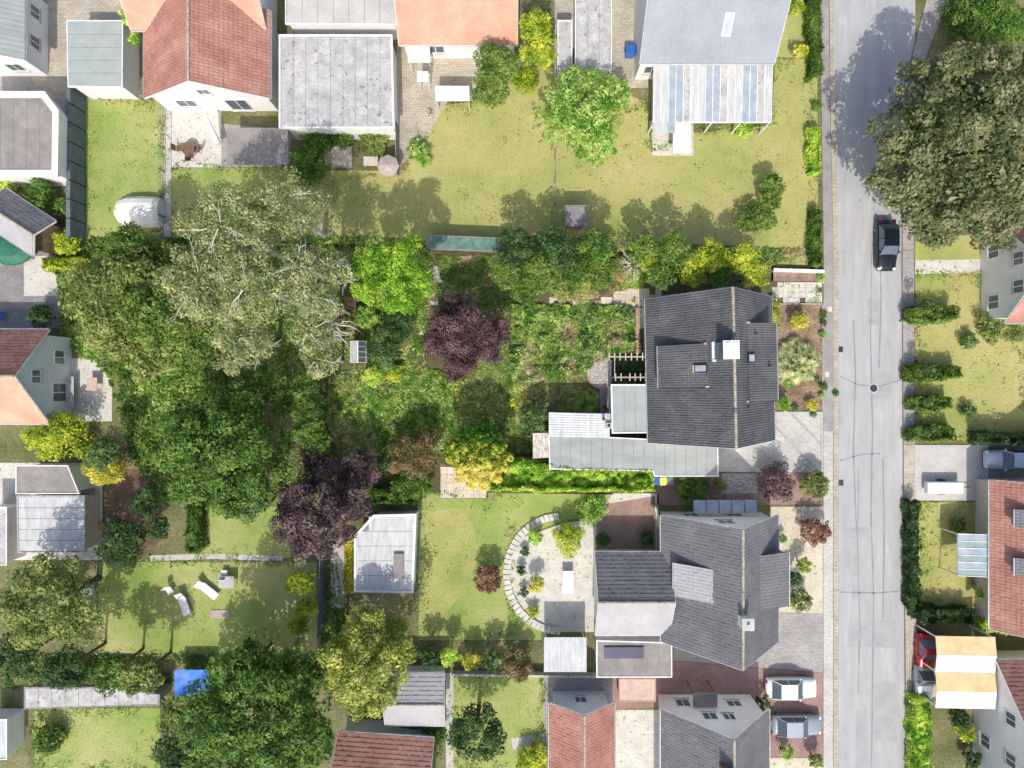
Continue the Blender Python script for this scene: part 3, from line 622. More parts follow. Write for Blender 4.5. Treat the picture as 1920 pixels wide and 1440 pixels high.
# lawns and yards round about
sheet('north_lawn', [(760, 250), (815, 200), (890, 190), (960, 100), (1040, 130), (1210, 190), (1222, 290), (1290, 250), (1445, 235), (1455, 110), (1532, 110), (1534, 498), (1180, 486), (800, 470), (600, 462), (600, 320), (760, 320)], .006, 'lawn_dry')
sheet('garden_bed', [(1440, -100), (1534, -100), (1534, 108), (1450, 108)], .007, 'lawn_green')
sheet('west_lawn', rect(160, 188, 306, 450), .006, 'lawn_green')
sheet('middle_lawn', [(322, 315), (540, 315), (600, 330), (600, 460), (322, 460)], .006, 'lawn_green')
sheet('garden_path', rect(307, 200, 321, 450), .010, 'concrete')
sheet('patio', rect(322, 195, 415, 314), .008, 'slab_pale')
sheet('patio', [(415, 232), (545, 245), (545, 314), (415, 314)], .009, 'pavers_grey')
sheet('yard', rect(-60, 135, 158, 345), .006, 'pavers_grey')
sheet('yard', rect(60, -80, 262, 188), .008, 'pavers_cream_wide')
sheet('yard', [(744, 60), (905, 60), (905, 190), (840, 190), (805, 250), (744, 320)], .008, 'pavers_cream_wide')
sheet('yard', rect(1040, -60, 1215, 165), .009, 'pavers_cream_wide')
sheet('yard', rect(1222, 120, 1300, 292), .010, 'slab_pale')
sheet('yard', rect(-60, 470, 118, 615), .006, 'slab_grey')
sheet('yard', rect(45, 480, 118, 555), .010, 'slab_pale')
sheet('patio', rect(85, 672, 210, 790), .008, 'slab_pale')
sheet('yard', rect(-60, 868, 192, 1050), .006, 'slab_pale')
sheet('bare_soil', [(200, 880), (300, 880), (305, 1010), (250, 1060), (192, 1040)], .010, 'soil')
sheet('west_garden_lawn', rect(370, 950, 545, 1046), .006, 'lawn_green')
sheet('garden_path', [(282, 1041), (400, 1038), (530, 1043), (530, 1052), (400, 1048), (282, 1052)], .012, 'concrete')
sheet('west_garden_lawn', rect(185, 1054, 595, 1228), .006, 'lawn_green')
sheet('south_west_lawn', rect(65, 1328, 300, 1500), .006, 'lawn_green')
sheet('narrow_path', rect(620, 1010, 645, 1140), .012, 'concrete')
sheet('south_lawn', [(785, 925), (1150, 925), (1150, 965), (1060, 975), (965, 1010), (945, 1070), (960, 1130), (1015, 1180), (1015, 1200), (785, 1200)], .006, 'lawn_green')
sheet('dry_patch', [(800, 960), (880, 950), (900, 1040), (870, 1110), (800, 1190), (790, 1100)], .009, 'lawn_dry')
sheet('lower_lawn', rect(850, 1262, 1022, 1500), .006, 'lawn_green')
sheet('garden_path', [(958, 1385), (1025, 1375), (1025, 1410), (962, 1405)], .010, 'concrete')
sheet('garden_path', rect(836, 1262, 850, 1500), .010, 'concrete')
sheet('terrace', [(1150, 925), (1235, 925), (1235, 1040), (1115, 1040), (1115, 1185), (1020, 1185), (965, 1130), (950, 1070), (968, 1012), (1060, 980), (1110, 975)], .010, 'slab_pale')
sheet('brick_court', [(1135, 945), (1228, 930), (1228, 1035), (1118, 1035), (1118, 985)], .014, 'pavers_red')
sheet('red_paving', [(1150, 1235), (1270, 1235), (1270, 1240), (1545, 1262), (1545, 1420), (1440, 1420), (1440, 1330), (1240, 1325), (1150, 1330)], .010, 'pavers_red')
sheet('yard', [(1020, 1262), (1150, 1262), (1150, 1500), (1020, 1500)], .012, 'pavers_grey')
sheet('patio', rect(1151, 1331, 1240, 1500), .008, 'slab_pale')
sheet('driveway', [(1262, 1140), (1546, 1150), (1546, 1261), (1262, 1238)], .016, 'slab_beige').data.materials[0] = M('pavers_grey')
sheet('front_garden', rect(1445, 950, 1543, 1152), .012, 'slab_beige')
sheet('front_garden', rect(1440, 1421, 1543, 1500), .012, 'slab_beige')
sheet('east_lawn', [(1716, 445), (1840, 440), (1840, 600), (1980, 600), (1980, 826), (1716, 826)], .006, 'lawn_dry')
sheet('garden_path', [(1716, 488), (1842, 486), (1842, 512), (1716, 514)], .012, 'slab_pale')
pad('driveway', rect(1714.5, 834, 1852, 938), .09, 'concrete')
sheet('yard', rect(1852, 832, 2000, 940), .010, 'slab_grey')
sheet('east_lawn', rect(1718, 942, 1835, 1140), .006, 'lawn_dry')
pad('driveway', rect(1718, 1190, 1770, 1306), .09, 'pavers_cream_wide')
sheet('east_garden', rect(1718, 1307, 1980, 1500), .006, 'meadow')
sheet('woodland_floor', [(1716, -150), (1990, -150), (1990, 440), (1716, 440)], .005, 'meadow')

# slabs that can be told apart in the owners' plot
bed = sheet('front_path', rect(1446, 527, 1541, 569), .010, 'soil'); paving(bed, 'paving_slab', 1447, 529, 1541, 568, .45, .45, 'slab_pale', .016, .03, .02)
bed = sheet('gravel_bed', rect(1446, 510, 1541, 527), .008, 'bark_mulch')
bed = sheet('garden_path', [(1030, 556), (1120, 556), (1150, 540), (1245, 536), (1245, 574), (1215, 574), (1215, 618), (1196, 618), (1196, 574), (1030, 572)], .010, 'soil')
paving(bed, 'paving_slab', 1150, 541, 1240, 575, .5, .5, 'slab_beige', .016, .04, .015); paving(bed, 'paving_slab', 1030, 557, 1148, 571, .5, .42, 'slab_beige', .016, .3, .04); paving(bed, 'paving_slab', 1198, 577, 1212, 616, .5, .5, 'slab_beige', .016)
bed = sheet('garden_path', [(783, 560), (812, 545), (825, 560), (800, 585), (795, 640), (785, 640)], .010, 'soil'); paving(bed, 'paving_slab', 786, 575, 797, 645, .42, .42, 'slab_beige', .016, .15, .08); paving(bed, 'paving_slab', 800, 548, 822, 572, .42, .42, 'slab_beige', .016, .2, .08)
bed = sheet('patio', rect(1123, 724, 1146, 778), .010, 'soil_dark'); paving(bed, 'paving_slab', 1124, 725, 1146, 777, .4, .4, 'slab_grey', .016)
bed = sheet('garden_path', [(825, 868), (860, 880), (915, 905), (915, 935), (825, 935)], .010, 'soil'); paving(bed, 'paving_slab', 826, 875, 912, 934, .6, .6, 'slab_beige', .018, .04, .02)
bed = sheet('pond_paving', rect(812, 499, 851, 530), .012, 'gravel'); paving(bed, 'paving_slab', 813, 501, 850, 529, .6, .6, 'gravel', .018, .1, .02)

# ------------------------------------------------------------------ the dark-tiled house in the middle
t = gable_house('tiled_house', 'dark grey tiled house in the middle with white-clad chimney and two sloping dormers', 1213, 558.5, 1449, 827.5, 3.0, 8.69, 'y', 'tile_dark', 'render_white',
                rot=math.radians(1.2), wave=.185, course=.33, seg=4, chimney=None,
                wins=(('w', -3.2, 1.5, 1.3, 1.2), ('w', 3.4, 1.5, 1.2, 1.2), ('n', -1.8, 1.5, 1.2, 1.2), ('n', 1.8, 1.5, 1.2, 1.2), ('n', 0, 4.6, 1.4, 1.2), ('s', -1.6, 4.6, 1.2, 1.2), ('s', 1.6, 1.5, 1.2, 1.2), ('e', 3.9, 1.5, 1.5, 1.2), ('e', -3.8, 1.5, 1.5, 1.2)))
SL = (8.69-3)/5.08
def dormer(side, xf, xm, y0, y1, hf):
    s = 1 if side == 'e' else -1; hm = 3+(5.08-abs(xm))*SL+.05; hb = 3+(5.08-abs(xf))*SL
    X0, X1 = s*xf, s*xm; xi = s*(xf-.25)
    hi = hf+(hm-hf)*(.25/(xf-xm))
    cheek = MB()
    for (a_, b_) in ((y0+.1, y0+.25), (y1-.25, y1-.1)):
        vs = [(xi, a_, hb-.1), (X1, a_, hm-.14), (xi, a_, hi-.14), (xi, b_, hb-.1), (X1, b_, hm-.14), (xi, b_, hi-.14)]
        cheek.add(vs, [(0, 1, 2), (5, 4, 3), (0, 3, 4, 1), (1, 4, 5, 2), (2, 5, 3, 0)])
    d = cheek.build('dormer_cheek', 'slate_blue', t)
    MB().box(min(xi, xi-s*.15), y0+.25, hb-.1, max(xi, xi-s*.15), y1-.25, hi-.15).build('dormer_front', 'render_white', t)
    for k in range(3): win(t, (xi, y0+(y1-y0)*(k+.5)/3, (hb+hi)/2-.05), 'e' if s > 0 else 'w', .85, max(.55, (hi-hb)*.75), name='dormer_window')
    q = [(X0, y0, hf), (X0, y1, hf), (X1, y1, hm), (X1, y0, hm)] if s > 0 else [(X0, y1, hf), (X0, y0, hf), (X1, y0, hm), (X1, y1, hm)]
    MB().slab(q, .13).build('dormer_roof', 'steel_dark', t); tiles(t, 'dormer_tiles', q, .185, .33, 'tile_dark')
    g = MB(); g.tube((X0+s*.06, y0, hf-.03), (X0+s*.06, y1, hf-.03), .06, .06, 8); g.build('gutter', 'zinc', t)
    for yy in (y0-.02, y1+.02):
        v = MB(); v.add([(X0, yy-.012, hf-.12), (X1, yy-.012, hm-.02), (X1, yy-.012, hm+.04), (X0, yy-.012, hf+.04), (X0, yy+.012, hf-.12), (X1, yy+.012, hm-.02), (X1, yy+.012, hm+.04), (X0, yy+.012, hf+.04)],
                                   [(0, 1, 2, 3), (7, 6, 5, 4), (0, 4, 5, 1), (1, 5, 6, 2), (2, 6, 7, 3), (3, 7, 4, 0)])
        v.build('verge_board', 'steel_dark', t)
    return lambda x: hf+(hm-hf)*(xf-abs(x))/(xf-xm), math.atan((hm-hf)/(xf-xm))
zw, aw = dormer('w', 4.54, 1.36, -1.4, 1.87, 4.75)
ze, ae = dormer('e', 4.3, 1.65, -2.55, 3.36, 5.6)
# chimney clad in white sheet, the shade on its sides put into blue-grey
c = MB(); c.box(-1.0, .66, 7.0, .0, 1.86, 9.48); ch = c.build('chimney', 'slate_blue', t)
c = MB(); c.box(-1.06, .6, 9.483, .1, 1.92, 9.56); c.box(-.9, .75, 9.56, -.0, 1.77, 9.66); c.build('chimney_cover', 'white_paint', ch, bevel=.015)
c = MB(); c.tube((-.48, .6, 9.62), (-.48, 1.92, 9.62), .09, .09, 8); c.tube((-.2, .6, 9.6), (-.2, 1.92, 9.6), .05, .05, 8); c.build('cover_seam', 'white_paint', ch)
zf = 8.69-1.1*SL
c = MB(); c.box(-1.22, .56, zf-.15, -1.005, 1.96, zf+.12); c.box(-1.22, .5, zf-.15, .1, .655, zf+.2); c.build('chimney_flashing', 'white_paint', ch)
roof_window(t, -1.85, .02, zw(1.85)+.07, -1, .6, .95, aw, True)
roof_window(t, 1.85, .72, ze(1.85)+.07, 1, .66, .7, ae)
def vent(x, y, z, s=1.0):
    m_ = MB(); m_.tube((x, y, z-.1), (x, y, z+.38*s), .06, .06, 8); m_.dome((x, y, z+.38*s), .1, .1, .07, 8, 3); m_.build('vent_pipe', 'steel_dark', t)
vent(2.3, 2.55, ze(2.3)); vent(3.55, .15, ze(3.55), 1.2); vent(1.55, -2.9, 8.69-1.55*SL, .8)
for (x_, y_, z_) in ((-1.55, 1.85, zw(1.55)), (-1.5, -1.35, zw(1.5)), (1.68, 3.36, 6.9), (1.4, -2.5, 7.1)):
    MB().box(x_-.15, y_-.06, z_-.05, x_+.14, y_+.08, z_+.11).build('lead_flashing', 'zinc', t)
for (yy) in (2.35, -3.1): MB().tube((0, yy-.17, 8.73), (0, yy+.17, 8.73), .15, .15, 8).build('ridge_vent', 'slate_blue', t)

# garage wing, flat extension, corrugated lean-tos
flat_roof('garage', 'long pale grey felt-roofed garage running along the bright green hedge', [(1028, 814), (1346, 829), (1347, 893.5), (1226, 893.5), (1224, 884), (1030, 880)], 2.7, 'felt_grey', strips=('y', .86))
flat_roof('flat_extension', 'greenish grey flat-roofed extension between the pergola and the long garage', [(1145, 720.5), (1216, 720.5), (1217, 812), (1147, 813)], 2.86, 'felt_green', cat='extension', strips=('y', .87), tr_w=.12)
t2 = thing('corrugated_shelter', 'white corrugated lean-to roof on the north side of the long garage', 'shelter', P(1087, 796))
q = [P(1029, 820, 2.8), P(1029, 773, 3.0), P(1144, 776, 3.0), P(1143, 822, 2.8)]
corrugated(t2, 'roof_sheet', [q[1], q[0], q[3], q[2]][0:4], .2, .016, 'sheet_white')
m_ = MB(); a_, b_, c_, d_ = Rw(1031, 774, 1142, 818, 2.8)
for (x_, y_) in ((a_, b_+.4), (a_, d_-.08), ((a_+c_)/2, d_-.08), (c_-.1, d_-.08)): m_.box(x_, y_, 0, x_+.08, y_+.08, 2.74)
m_.build_each('post', 'wood_grey', t2)
m_ = MB(); m_.box(a_-.05, d_-.1, 2.78, c_, d_, 2.92); m_.build('fascia', 'slate_blue', t2)
MB().box((a_+c_)/2-.03+.65, b_+.1, 2.90, (a_+c_)/2+.09+.65, d_-.12, 2.985).build('roof_light_strip', 'white_paint', t2)
x_, y_, _ = P(1131, 785, 3); m_ = MB(); m_.tube((x_, y_, 2.7), (x_, y_, 3.35), .07, .07, 8); m_.dome((x_, y_, 3.33), .14, .14, .1, 10, 3); m_.build('flue', 'steel_dark', t2)
t3 = thing('rusty_shelter', 'small rusty white corrugated roof at the west end of the garage', 'shelter', P(1014, 836))
q = [P(999, 812, 2.5), P(999, 860, 2.4), P(1029, 858, 2.4), P(1030, 812, 2.5)]
corrugated(t3, 'roof_sheet', [q[1], q[2], q[3], q[0]], .23, .035, 'sheet_rusty')
a_, b_, c_, d_ = Rw(1001, 814, 1028, 858, 2.4); m_ = MB()
for (x_, y_) in ((a_, b_), (a_, d_-.08)): m_.box(x_, y_, 0, x_+.08, y_+.08, 2.34)
m_.build_each('post', 'wood_grey', t3)
t4 = thing('brick_stack', 'small pale masonry stack with open top between the corrugated roof and flat extension', 'chimney stack', P(1140, 797))
a_, b_, c_, d_ = Rw(1136.5, 793, 1147, 803, 3.4)
m_ = MB(); m_.box(a_, b_, 0, c_, b_+.1, 3.4); m_.box(a_, d_-.1, 0, c_, d_, 3.4); m_.box(a_, b_+.1, 0, a_+.1, d_-.1, 3.4); m_.box(c_-.1, b_+.1, 0, c_, d_-.1, 3.4); m_.box(a_+.1, b_+.1, 0, c_-.1, d_-.1, 3.1); m_.build('stack', 'render_beige', t4)
m_ = MB(); m_.tube(((a_+c_)/2, (b_+d_)/2, 3.1), ((a_+c_)/2, (b_+d_)/2, 3.5), .09, .09, 8); m_.build('flue_pot', 'steel_dark', t4)
t5 = thing('roof_light_box', 'small blue glazed roof light at the end of the corrugated roof', 'skylight', P(1141, 783, 3))
a_, b_, c_, d_ = Rw(1136.5, 775.5, 1144.5, 791, 3.1); MB().box(a_, b_, 2.7, c_, d_, 3.08).build('curb', 'white_paint', t5); MB().box(a_+.05, b_+.05, 3.082, c_-.05, d_-.05, 3.12).build('pane', 'glass_pale', t5)
x_, y_, _ = P(1133, 771); t6 = thing('flower_pot', 'red flower pot on the slab path beside the corrugated roof', 'flower pot', (x_, y_+.35, 0)); MB().tube((x_, y_+.35, .02), (x_, y_+.35, .34), .13, .2, 12).build('pot', 'rust', t6); MB().tube((x_, y_+.35, .34), (x_, y_+.35, .345), .18, .18, 12).build('earth', 'soil_dark', t6)

# pergola: two beams with cross rafters, each rafter single
t = thing('pergola', 'pale timber pergola of two beams with short cross rafters against the house', 'pergola', P(1176, 690))
for (yy, x0_, x1_, xs_) in ((669, 1141, 1211, (1142, 1152.5, 1162.5, 1173, 1184, 1194.5, 1205)), (707.5, 1153, 1211, (1154, 1164.5, 1181, 1191, 1201, 1210))):
    a_ = P(x0_, yy, 2.45); b_ = P(x1_, yy, 2.45); MB().box(a_[0], a_[1]-.05, 2.32, b_[0], a_[1]+.05, 2.45).build('beam', 'wood_pale', t)
    for x_ in xs_:
        c_ = P(x_, yy-7.5, 2.56); d_ = P(x_, yy+7, 2.56); MB().box(c_[0]-.045, d_[1], 2.453, c_[0]+.045, c_[1], 2.57).build('rafter', 'wood_pale', t)
a_ = P(1152.5, 669, 2.4); b_ = P(1154.5, 708, 2.4); MB().box(a_[0]-.03, b_[1]+.05, 2.33, a_[0]+.03, a_[1]-.05, 2.4).build('tie_bar', 'wood_pale', t)
for (x_, y_) in ((1143, 669), (1154, 707.5)):
    p_ = P(x_, y_, 2.3); MB().box(p_[0]-.05, p_[1]-.05, 0, p_[0]+.05, p_[1]+.05, 2.318).build('post', 'wood_pale', t)
# round gravel bed with brick edge
t = thing('round_gravel_bed', 'half round gravel bed with a brick rim beside the pergola', 'gravel bed', P(1128, 699))
cx_, cy_, _ = P(1129, 699); r_ = 27/22
pts = [(cx_+r_*math.cos(a_), cy_+r_*math.sin(a_)) for a_ in [math.radians(50+i*260/40) for i in range(41)]]
MB().prism(pts, 0, .12).build('gravel_fill', 'gravel', t)
m_ = MB()
for i in range(40):
    an = math.radians(50+i*260/40+2); c2, s2_ = math.cos(an), math.sin(an); x_, y_ = cx_+(r_+.06)*c2, cy_+(r_+.06)*s2_
    vs = []
    for z_ in (0, .19+U(-.01, .01)):
        for (u_, v_) in ((-.06, -.085), (.06, -.085), (.06, .085), (-.06, .085)): vs.append((x_+u_*c2-v_*s2_, y_+u_*s2_+v_*c2, z_))
    m_.add(vs, [(3, 2, 1, 0), (4, 5, 6, 7), (0, 1, 5, 4), (1, 2, 6, 5), (2, 3, 7, 6), (3, 0, 4, 7)])
m_.build('brick_rim', 'brick_pale', t, 'stuff')
# low brick wall, cellar steps
t = thing('brick_garden_wall', 'low red brick garden wall north of the pergola', 'wall', P(1193, 620))
for i in range(16):
    for j in range(3):
        a_ = P(1190.5, 578+i*5.4, 0); b_ = P(1195.5, 578+(i+1)*5.4-.35, 0)
        if i == 0 and j == 0: o0 = MB().box(-.12, -.115, 0, .12, .115, .15).build('brick', 'brick_pale', t, raw=True)
        else: o0 = bpy.data.objects.new('brick', o0.data); COL.objects.link(o0); o0.parent = t
        o0.location = ((a_[0]+b_[0])/2-ORG[t][0]+U(-.01, .01), (a_[1]+b_[1])/2-ORG[t][1], .16*j)
t = thing('cellar_steps', 'dark cellar stairwell with three brown steps against the house wall', 'steps', P(1203, 635))
a_, b_, c_, d_ = Rw(1197, 616, 1213, 641, 0); MB().box(a_, b_, .012, c_, d_, .02).build('landing', 'soil_dark', t)
MB().box(a_-.08, b_, 0, a_-.002, d_, .45).build('side_wall', 'brick_wall', t)
for k in range(3):
    a_, b_, c_, d_ = Rw(1195.5, 642+k*6.5, 1213, 648+k*6.5, 0); MB().box(a_, b_, 0, c_, d_, .14+.15*k).build('step', 'wood_brown', t)
# front: white low wall, plot edging, bins
t = thing('low_garden_wall', 'low white-capped wall along the northern edge of the front yard', 'wall', P(1495, 507))
a_ = P(1446, 508); b_ = P(1541, 511); MB().add([(a_[0], a_[1]-.1, 0), (b_[0], b_[1]-.1, 0), (b_[0], b_[1]+.1, 0), (a_[0], a_[1]+.1, 0), (a_[0], a_[1]-.1, .5), (b_[0], b_[1]-.1, .5), (b_[0], b_[1]+.1, .5), (a_[0], a_[1]+.1, .5)],
    [(3, 2, 1, 0), (4, 5, 6, 7), (0, 1, 5, 4), (1, 2, 6, 5), (2, 3, 7, 6), (3, 0, 4, 7)]).build('wall', 'concrete', t)
for k in range(8):
    f0, f1 = k/8, (k+1)/8-.004; x0_, x1_ = a_[0]+(b_[0]-a_[0])*f0, a_[0]+(b_[0]-a_[0])*f1; y_ = a_[1]+(b_[1]-a_[1])*(f0+f1)/2
    MB().box(x0_, y_-.14, .503, x1_, y_+.14, .56).build('coping_stone', 'render_white', t)
for (nm, pts) in (('bed_edging', [(1452, 570), (1541, 570)]), ('bed_edging', [(1541.5, 571), (1541.5, 772)]), ('bed_edging', [(1452, 772.5), (1541, 772.5)])):
    a_, b_ = P(*pts[0]), P(*pts[1]); t = thing(nm, {0: 'kerb'}.get(1, 'row of pale edging stones ') + {570: 'between the front path and the bark bed', 571: 'between the bark bed and the pavement', 772.5: 'between the bark bed and the paved driveway'}[pts[0][1]], 'edging', ((a_[0]+b_[0])/2, (a_[1]+b_[1])/2, 0))
    L_ = math.hypot(b_[0]-a_[0], b_[1]-a_[1]); k_ = int(L_/.5); hor = abs(b_[0]-a_[0]) > abs(b_[1]-a_[1]); st = None
    for i in range(k_):
        if st is None: st = MB().box(*((-.24, -.035, 0, .24, .035, .14) if hor else (-.035, -.24, 0, .035, .24, .14))).build('edging_stone', 'concrete', t, raw=True)
        else: st = bpy.data.objects.new('edging_stone', st.data); COL.objects.link(st); st.parent = t
        f = (i+.5)/k_; st.location = (a_[0]+(b_[0]-a_[0])*f-ORG[t][0], a_[1]+(b_[1]-a_[1])*f-ORG[t][1], U(-.01, .01)); st.rotation_euler = (0, 0, U(-.03, .03))
def bin_(px, py, mat, label, w=.52, d=.6, h=1.02, name='wheelie_bin'):
    x, y, _ = P(px, py, h); t = thing(name, label, 'bin', (x, y, 0), U(-.1, .1), 'wheelie bins' if name == 'wheelie_bin' else None, local=True)
    a, b = w/2, d/2; m_ = MB(); m_.add([(-a*.8, -b*.75, .06), (a*.8, -b*.75, .06), (a*.8, b*.8, .06), (-a*.8, b*.8, .06), (-a, -b, h-.09), (a, -b, h-.09), (a, b, h-.09), (-a, b, h-.09)], [(3, 2, 1, 0), (4, 5, 6, 7), (0, 1, 5, 4), (1, 2, 6, 5), (2, 3, 7, 6), (3, 0, 4, 7)]); m_.build('body', mat if mat != 'yellow_plastic' else 'grey_plastic', t)
    MB().box(-a-.03, -b-.03, h-.088, a+.03, b+.03, h-.03).build('lid', mat, t, bevel=.03); MB().tube((-a*.8, b+.08, h-.1), (a*.8, b+.08, h-.1), .02, .02, 6).build('handle', mat, t)
    for s in (-1, 1): MB().tube((s*a*.9, b*.8, .1), (s*(a*.9-.06), b*.8, .1), .1, .1, 10).build('wheel', 'rubber', t)
bin_(1231, 902, 'blue_plastic', 'blue wheelie bin at the left of three below the garage edge'); bin_(1244, 903, 'yellow_plastic', 'grey wheelie bin with yellow lid in the middle of three below the garage edge'); bin_(1257, 902, 'grey_plastic', 'dark grey wheelie bin at the right of three below the garage edge')
# greenhouse with its panes
t = thing('greenhouse', 'small white greenhouse with pale panes half swallowed by dark green bushes', 'greenhouse', P(671, 661))
hE, hR = 1.5, 2.1; xa, xb, xc = P(657, 0, hE)[0], P(671, 0, hR)[0], P(686, 0, hE)[0]; ya, yb = P(0, 680, hE)[1], P(0, 640, hE)[1]; fr = MB()
for x_ in (xa, xc):
    fr.box(x_-.03, ya, hE-.05, x_+.03, yb, hE)
    for y_ in (ya, yb): fr.box(x_-.03, y_-.03, 0, x_+.03, y_+.03, hE-.052)
fr.box(xb-.035, ya, hR-.04, xb+.035, yb, hR+.02)
for k in range(5):
    y_ = ya+(yb-ya)*k/4; fr.tube((xa, y_, hE), (xb, y_, hR), .025, .025, 5); fr.tube((xc, y_, hE), (xb, y_, hR), .025, .025, 5)
fr.build('frame', 'white_paint', t)
for k in range(4):
    y0_, y1_ = ya+(yb-ya)*k/4+.03, ya+(yb-ya)*(k+1)/4-.03
    MB().slab([(xa, y1_, hE+.012), (xa, y0_, hE+.012), (xb-.04, y0_, hR), (xb-.04, y1_, hR)], .01).build('roof_pane', 'sheet_white', t); MB().slab([(xc, y0_, hE+.012), (xc, y1_, hE+.012), (xb+.04, y1_, hR), (xb+.04, y0_, hR)], .01).build('roof_pane', 'glass', t, label='dark clear pane')
    for x_ in (xa, xc): MB().box(x_-.006, y0_, .1, x_+.006, y1_, hE-.06).build('side_pane', 'glass_pale', t)
flat_roof('garden_hut', 'small brown timber hut roof under the birches near the lime green maple', [(646, 557), (667, 557), (667, 580), (646, 580)], 1.8, 'wood_brown', 'wood_brown', 'wood_brown', cat='hut')
flat_roof('net_shelter', 'flat shelter covered in teal netting behind the lime green maple', [(800, 440), (945, 446), (943, 472), (800, 466)], 1.6, 'teal_net', 'wood_grey', 'wood_grey', cat='shelter', upstand=.02)
# ------------------------------------------------------------------ neighbouring buildings
t = gable_house('gabled_house', 'dark slate-roofed house south of the drive with white north gable and white chimney', 1240, 966, 1459, 1203, 2.8, 8.0, 'y', 'tile_slate', 'render_white', wave=.25, seg=3,
                wins=(('n', -2, 1.5, 1.3, 1.2), ('n', 1.6, 1.5, 1.3, 1.2), ('n', 0, 4.3, 1.3, 1.1), ('w', 2.2, 1.4, 1.2, 1.1)), chimney=[(.1, -1.5, .38, .38, .7, 'render_white')])
def ddorm(t, s_, xf, xm, y0, y1, hf, hm, hb, mat, wall='slate_blue'):
    s = s_; X0, X1 = s*xf, s*xm; xi = s*(xf-.25); m_ = MB()
    m_.add([(xi, y0+.1, hb-.3), (X1, y0+.1, hm-.15), (xi, y0+.1, hf-.02), (xi, y1-.1, hb-.3), (X1, y1-.1, hm-.15), (xi, y1-.1, hf-.02)], [(0, 1, 2), (5, 4, 3), (0, 3, 4, 1), (1, 4, 5, 2), (2, 5, 3, 0)])
    d = m_.build('dormer', wall, t)
    q = [(X0, y0, hf), (X0, y1, hf), (X1, y1, hm), (X1, y0, hm)] if s > 0 else [(X0, y1, hf), (X0, y0, hf), (X1, y0, hm), (X1, y1, hm)]
    MB().slab(q, .13).build('dormer_roof', 'steel_dark', d); tiles(d, 'dormer_tiles', q, .25, .34, mat, seg=3)
    MB().tube((X0+s*.06, y0, hf-.03), (X0+s*.06, y1, hf-.03), .06, .06, 8).build('gutter', 'zinc', d)
ddorm(t, -1, 4.1, 1.5, -.9, 1.7, 4.35, 6.3, 3.4, 'tile_lightgrey'); ddorm(t, 1, 4.8, 2.0, -1.6, 2.6, 4.6, 5.7, 2.8, 'tile_slate')
gable_house('side_annex', 'annex with tiles darkened as shade on its north slope, joined west of the slate-roofed house', 1116, 1036, 1254, 1190, 2.8, 4.9, 'x', 'tile_lightgrey', 'render_white', wave=.25, seg=3, shade_tile='tile_slate', wins=(('n', 0, 1.4, 1.3, 1.1),), cat='annex')  # slate tiles stand for shade on the north slope
t = flat_roof('flat_garage', 'brownish flat-roofed garage with a long dark skylight south of the annex', [(1118, 1200), (1260, 1204), (1260, 1270), (1118, 1270)], 2.6, 'felt_brown', cat='garage', strips=('y', 1.0))
a_, b_, c_, d_ = Rw(1133, 1213, 1207, 1234, 2.7); MB().box(a_, b_, 2.58, c_, d_, 2.78).build('skylight', 'purple_panel', t)
t = thing('white_canopy', 'small white corrugated canopy left of the flat-roofed garage', 'canopy', P(1060, 1228))
q = [P(1020, 1195, 2.5), P(1020, 1260, 2.3), P(1100, 1260, 2.3), P(1100, 1195, 2.5)]; corrugated(t, 'roof_sheet', [q[1], q[2], q[3], q[0]], .3, .03, 'sheet_white')
m_ = MB()
for (x_, y_) in ((1024, 1200), (1096, 1200), (1024, 1256), (1096, 1256)): p_ = P(x_, y_, 2.3); m_.box(p_[0]-.04, p_[1]-.04, 0, p_[0]+.04, p_[1]+.04, 2.27 if y_ > 1230 else 2.44)
m_.build_each('post', 'white_paint', t)
gable_house('small_red_house', 'small red-tiled building with a white north gable near the bottom edge', 1030, 1318, 1152, 1440, 2.6, 4.6, 'y', 'tile_red', 'render_blue', wave=.25, seg=3, cat='outbuilding', wins=(('n', 0, 1.6, 1.0, 1.0),))
flat_roof('pink_hut', 'low square peach-coloured roof on the red brick paving', [(1160, 1272), (1230, 1272), (1230, 1316), (1160, 1316)], 2.2, 'pink_stone', 'brick_wall', 'brick_pale', cat='hut', upstand=.02)
gable_house('white_gabled_house', 'dark-roofed house at the bottom with a broad white gable facing north', 1240, 1330, 1442, 1560, 3.0, 7.4, 'y', 'tile_slate', 'render_white', wave=.25, seg=3,
            wins=(('n', -2.2, 1.5, 1.2, 1.2), ('n', 2, 1.6, 1.2, 1.0), ('n', -.6, 3.6, 1.2, 1.1), ('n', .9, 3.7, 1.0, 1.0)), chimney=[(-.5, 2.4, .35, .35, .5, 'brick_wall')])
t = thing('entrance_porch', 'brown porch roof over the door of the white-gabled house', 'porch', P(1322, 1312)); a_, b_, c_, d_ = Rw(1300, 1300, 1345, 1326, 2.4)
MB().box(a_, b_, 2.3, c_, d_, 2.42).build('roof', 'felt_brown', t); m_ = MB(); m_.box(a_+.05, d_-.15, 0, a_+.15, d_-.05, 2.298); m_.box(c_-.15, d_-.15, 0, c_-.05, d_-.05, 2.298); m_.build_each('post', 'wood_brown', t)
